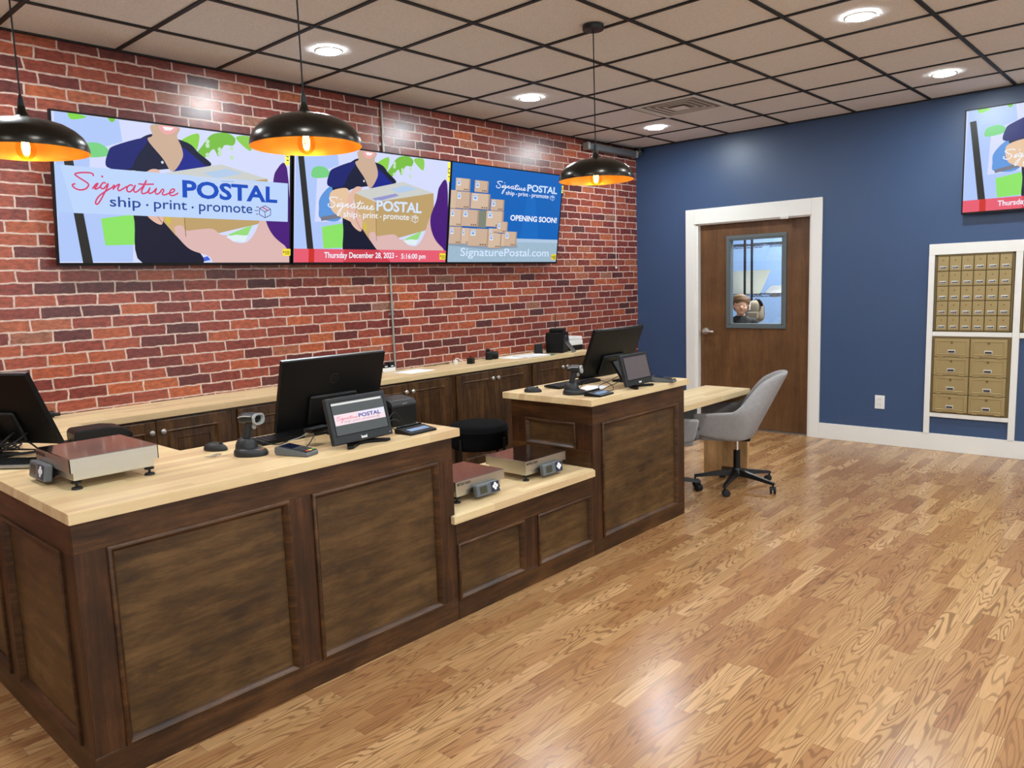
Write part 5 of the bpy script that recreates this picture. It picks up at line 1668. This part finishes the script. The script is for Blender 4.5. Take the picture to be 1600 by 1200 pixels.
m = MB(); m.box(-0.03, 0.0, -0.16, -0.04, 0.088, 0.092, 0.0, 2, Rx(0.25)); m.build('slip', 'paper', t, smooth=0)
m = MB(); m.box(-0.005, -0.001, -0.035, 0.035, -0.034, 0.008)
o = m.build('shelf_tag', 'paper', smooth=0); o.location = (0.996, -1.16, 1.368)
tag(o, 'small white tag on the front of the wire shelf', 'tag')

t = thing('backpack', 'tan and black backpack hanging from the wire rack beside the boy', 'backpack', (0.905, -0.975, 1.055))
t.scale = (0.9, 0.88, 0.95)
b2 = bmesh.new(); bmesh.ops.create_uvsphere(b2, u_segments=24, v_segments=16, radius=1.0)
for v in b2.verts:
    x, y, z = v.co
    f = lambda q: math.copysign(abs(q) ** 0.7, q)
    v.co = Vector((f(x) * 0.075, f(y) * 0.115 * (1 - 0.12 * z), 0.13 + f(z) * 0.13))
m = MB(); m.merge(b2); m.build('bag', 'pack_tan', t, 70)
m = MB(); m.box(-0.092, -0.060, -0.075, 0.075, 0.04, 0.13, 0.018, 3); m.build('front_pocket', 'pack_tan', t)
m = MB(); m.box(-0.086, -0.062, 0.035, 0.075, 0.15, 0.235, 0.006); m.build('patch', 'paper', t)
m = MB(); m.box(-0.088, -0.0845, 0.045, 0.060, 0.165, 0.22); m.build('patch_mark', 'red_clip', t)
m = MB(); m.tube([(-0.01, -0.02, 0.25), (-0.03, -0.06, 0.245), (-0.06, -0.115, 0.20), (-0.05, -0.105, 0.23), (-0.02, -0.06, 0.262)], 0.012, 8); m.build('strap', 'black_fabric', t)
m = MB(); m.tube([(0.0, 0.02, 0.25), (0.06, 0.02, 0.275), (0.094, 0.01, 0.262), (0.06, -0.02, 0.27), (0.0, -0.02, 0.25)], 0.006, 8); m.build('hang_loop', 'black_fabric', t)

def blob(mb, pts):
    """tapered limb: list of (centre, radius or radii)"""
    for i in range(len(pts) - 1):
        (c0, r0), (c1, r1) = pts[i], pts[i + 1]
        c0, c1 = Vector(c0), Vector(c1)
        n = 8
        for k in range(n + 1):
            f = k / n
            c = c0.lerp(c1, f)
            a = r0 if isinstance(r0, tuple) else (r0,) * 3
            b_ = r1 if isinstance(r1, tuple) else (r1,) * 3
            mb.sphere(c, tuple(a[q] * (1 - f) + b_[q] * f for q in range(3)), 14, 9)
def remesh(o, vox, smooth=4):
    r = o.modifiers.new('fuse', 'REMESH'); r.mode = 'VOXEL'; r.voxel_size = vox; r.use_smooth_shade = True
    s = o.modifiers.new('soften', 'SMOOTH'); s.factor = 0.5; s.iterations = smooth
# the boy: local +x is the way he faces; stands just behind the door
t = thing('person', 'boy in a dark t-shirt standing behind the door window, looking down', 'person', (0.36, -1.065, 0), R(209))
m = MB()
HZ = 1.272       # head centre
m.sphere((0.000, 0, HZ + 0.022), (0.092, 0.076, 0.090), 24, 16)
m.sphere((0.018, 0, HZ - 0.020), (0.070, 0.064, 0.080), 20, 14)
m.sphere((0.034, 0, HZ - 0.078), (0.040, 0.036, 0.026), 16, 10)
m.sphere((0.052, 0.030, HZ - 0.030), (0.028, 0.028, 0.030), 14, 10); m.sphere((0.052, -0.030, HZ - 0.030), (0.028, 0.028, 0.030), 14, 10)
m.sphere((0.090, 0, HZ - 0.022), (0.014, 0.011, 0.012), 12, 8); m.sphere((0.082, 0, HZ - 0.006), (0.010, 0.008, 0.022), 12, 8)
m.sphere((0.074, 0, HZ + 0.020), (0.016, 0.050, 0.010), 14, 8)
for s in (-1, 1):
    m.sphere((-0.002, s * 0.078, HZ - 0.008), (0.018, 0.010, 0.026), 12, 8)
blob(m, [((-0.012, 0, HZ - 0.06), 0.044), ((-0.020, 0, HZ - 0.155), 0.046)])
blob(m, [((-0.02, 0, 1.12), (0.062, 0.09, 0.04)), ((-0.02, 0, 1.02), (0.085, 0.14, 0.06)), ((-0.01, 0, 0.85), (0.078, 0.115, 0.06)), ((-0.01, 0, 0.70), (0.084, 0.122, 0.07))])
for s in (-1, 1):
    blob(m, [((-0.02, s * 0.135, 1.07), 0.046), ((-0.03, s * 0.175, 0.88), 0.036), ((0.02, s * 0.180, 0.68), 0.027)])
    m.sphere((0.028, s * 0.180, 0.635), (0.030, 0.018, 0.038), 12, 8)
    for q in range(4):
        blob(m, [((0.010 + q * 0.013, s * 0.180, 0.605), 0.0085), ((0.016 + q * 0.014, s * 0.172, 0.565 + 0.006 * abs(q - 1.4)), 0.0075)])
    blob(m, [((0.052, s * 0.172, 0.645), 0.009), ((0.066, s * 0.162, 0.612), 0.008)])
    blob(m, [((-0.01, s * 0.062, 0.66), 0.070), ((0.0, s * 0.070, 0.37), 0.050), ((-0.01, s * 0.075, 0.08), 0.035)])
    blob(m, [((-0.02, s * 0.078, 0.040), 0.040), ((0.10, s * 0.085, 0.030), 0.030)])
bd = m.build('body', 'skin', t); remesh(bd, 0.0055, 3)
m = MB()
for s in (-1, 1):
    m.sphere((0.0752, s * 0.031, HZ - 0.001), (0.010, 0.0135, 0.0048), 14, 8)
e1 = m.build('eyes', 'eye_white', t)
m = MB()
for s in (-1, 1):
    m.sphere((0.0815, s * 0.031, HZ - 0.002), (0.0048, 0.0058, 0.0042), 12, 8)
m.build('irises', 'eye_dark', e1)
m = MB()
for s in (-1, 1):
    m.tube([(0.078, s * 0.012, HZ + 0.022), (0.083, s * 0.030, HZ + 0.028), (0.068, s * 0.052, HZ + 0.022)], 0.0038, 7)
m.build('eyebrows', 'hair', t)
m = MB(); m.tube([(0.066, -0.024, HZ - 0.050), (0.078, -0.010, HZ - 0.047), (0.080, 0.0, HZ - 0.0485), (0.078, 0.010, HZ - 0.047), (0.066, 0.024, HZ - 0.050)], 0.0050, 8); m.build('lips', 'lips', t)
m = MB()
m.sphere((-0.012, 0, HZ + 0.034), (0.094, 0.084, 0.084), 24, 16)
m.sphere((-0.034, 0, HZ - 0.014), (0.068, 0.080, 0.074), 20, 12)
rnd = random.Random(5)
for q in range(17):           # fringe swept to one side
    y = -0.072 + q * 0.009
    x = 0.080 - 7.5 * y * y
    z1_ = HZ + 0.040 - 0.012 * math.sin(q * 0.5) - rnd.random() * 0.010
    blob(m, [((0.020, y * 0.5 - 0.012, HZ + 0.106), 0.010), ((x * 0.78, y * 0.9 - 0.006, HZ + 0.096 - 3 * y * y), 0.012), ((x + 0.006, y, HZ + 0.062), 0.0095), ((x + 0.010, y + 0.010, z1_), 0.0045)])
for q in range(12):           # tufts on the crown
    an = q * 2.4
    r_ = 0.02 + 0.005 * q
    blob(m, [((-0.02 + r_ * math.cos(an), r_ * math.sin(an), HZ + 0.098 - 0.0025 * q), 0.012), ((-0.01 + (r_ + 0.02) * math.cos(an + 0.5), (r_ + 0.02) * math.sin(an + 0.5), HZ + 0.104 - 0.004 * q), 0.006)])
for s in (-1, 1):
    for q in range(3):
        blob(m, [((0.022 - 0.02 * q, s * 0.079, HZ + 0.045), 0.014), ((0.020 - 0.02 * q, s * 0.083, HZ + 0.008 - 0.004 * q), 0.007)])
hr = m.build('hair', 'hair', t); remesh(hr, 0.0042, 1)
m = MB()
blob(m, [((-0.018, 0, 1.150), (0.060, 0.066, 0.016)), ((-0.022, 0, 1.135), (0.072, 0.092, 0.022)), ((-0.022, 0, 1.095), (0.082, 0.135, 0.035)), ((-0.02, 0, 1.01), (0.098, 0.158, 0.06)), ((-0.01, 0, 0.85), (0.094, 0.134, 0.06)), ((-0.01, 0, 0.68), (0.102, 0.140, 0.05))])
for s in (-1, 1):
    blob(m, [((-0.02, s * 0.125, 1.078), 0.056), ((-0.028, s * 0.172, 0.93), 0.054)])
st = m.build('t_shirt', 'dark_shirt', t); remesh(st, 0.007, 4)
m = MB()
blob(m, [((-0.01, 0, 0.70), (0.094, 0.132, 0.04)), ((-0.01, 0, 0.64), (0.096, 0.136, 0.05))])
for s in (-1, 1):
    blob(m, [((-0.01, s * 0.066, 0.64), 0.082), ((0.0, s * 0.072, 0.37), 0.066), ((-0.01, s * 0.077, 0.11), 0.055)])
tr = m.build('trousers', 'dark_trousers', t); remesh(tr, 0.008, 4)
m = MB()
for s in (-1, 1):
    blob(m, [((-0.03, s * 0.078, 0.044), (0.052, 0.046, 0.044)), ((0.11, s * 0.088, 0.034), (0.044, 0.042, 0.034))])
sh = m.build('shoes', 'rubber', t); remesh(sh, 0.008, 2)
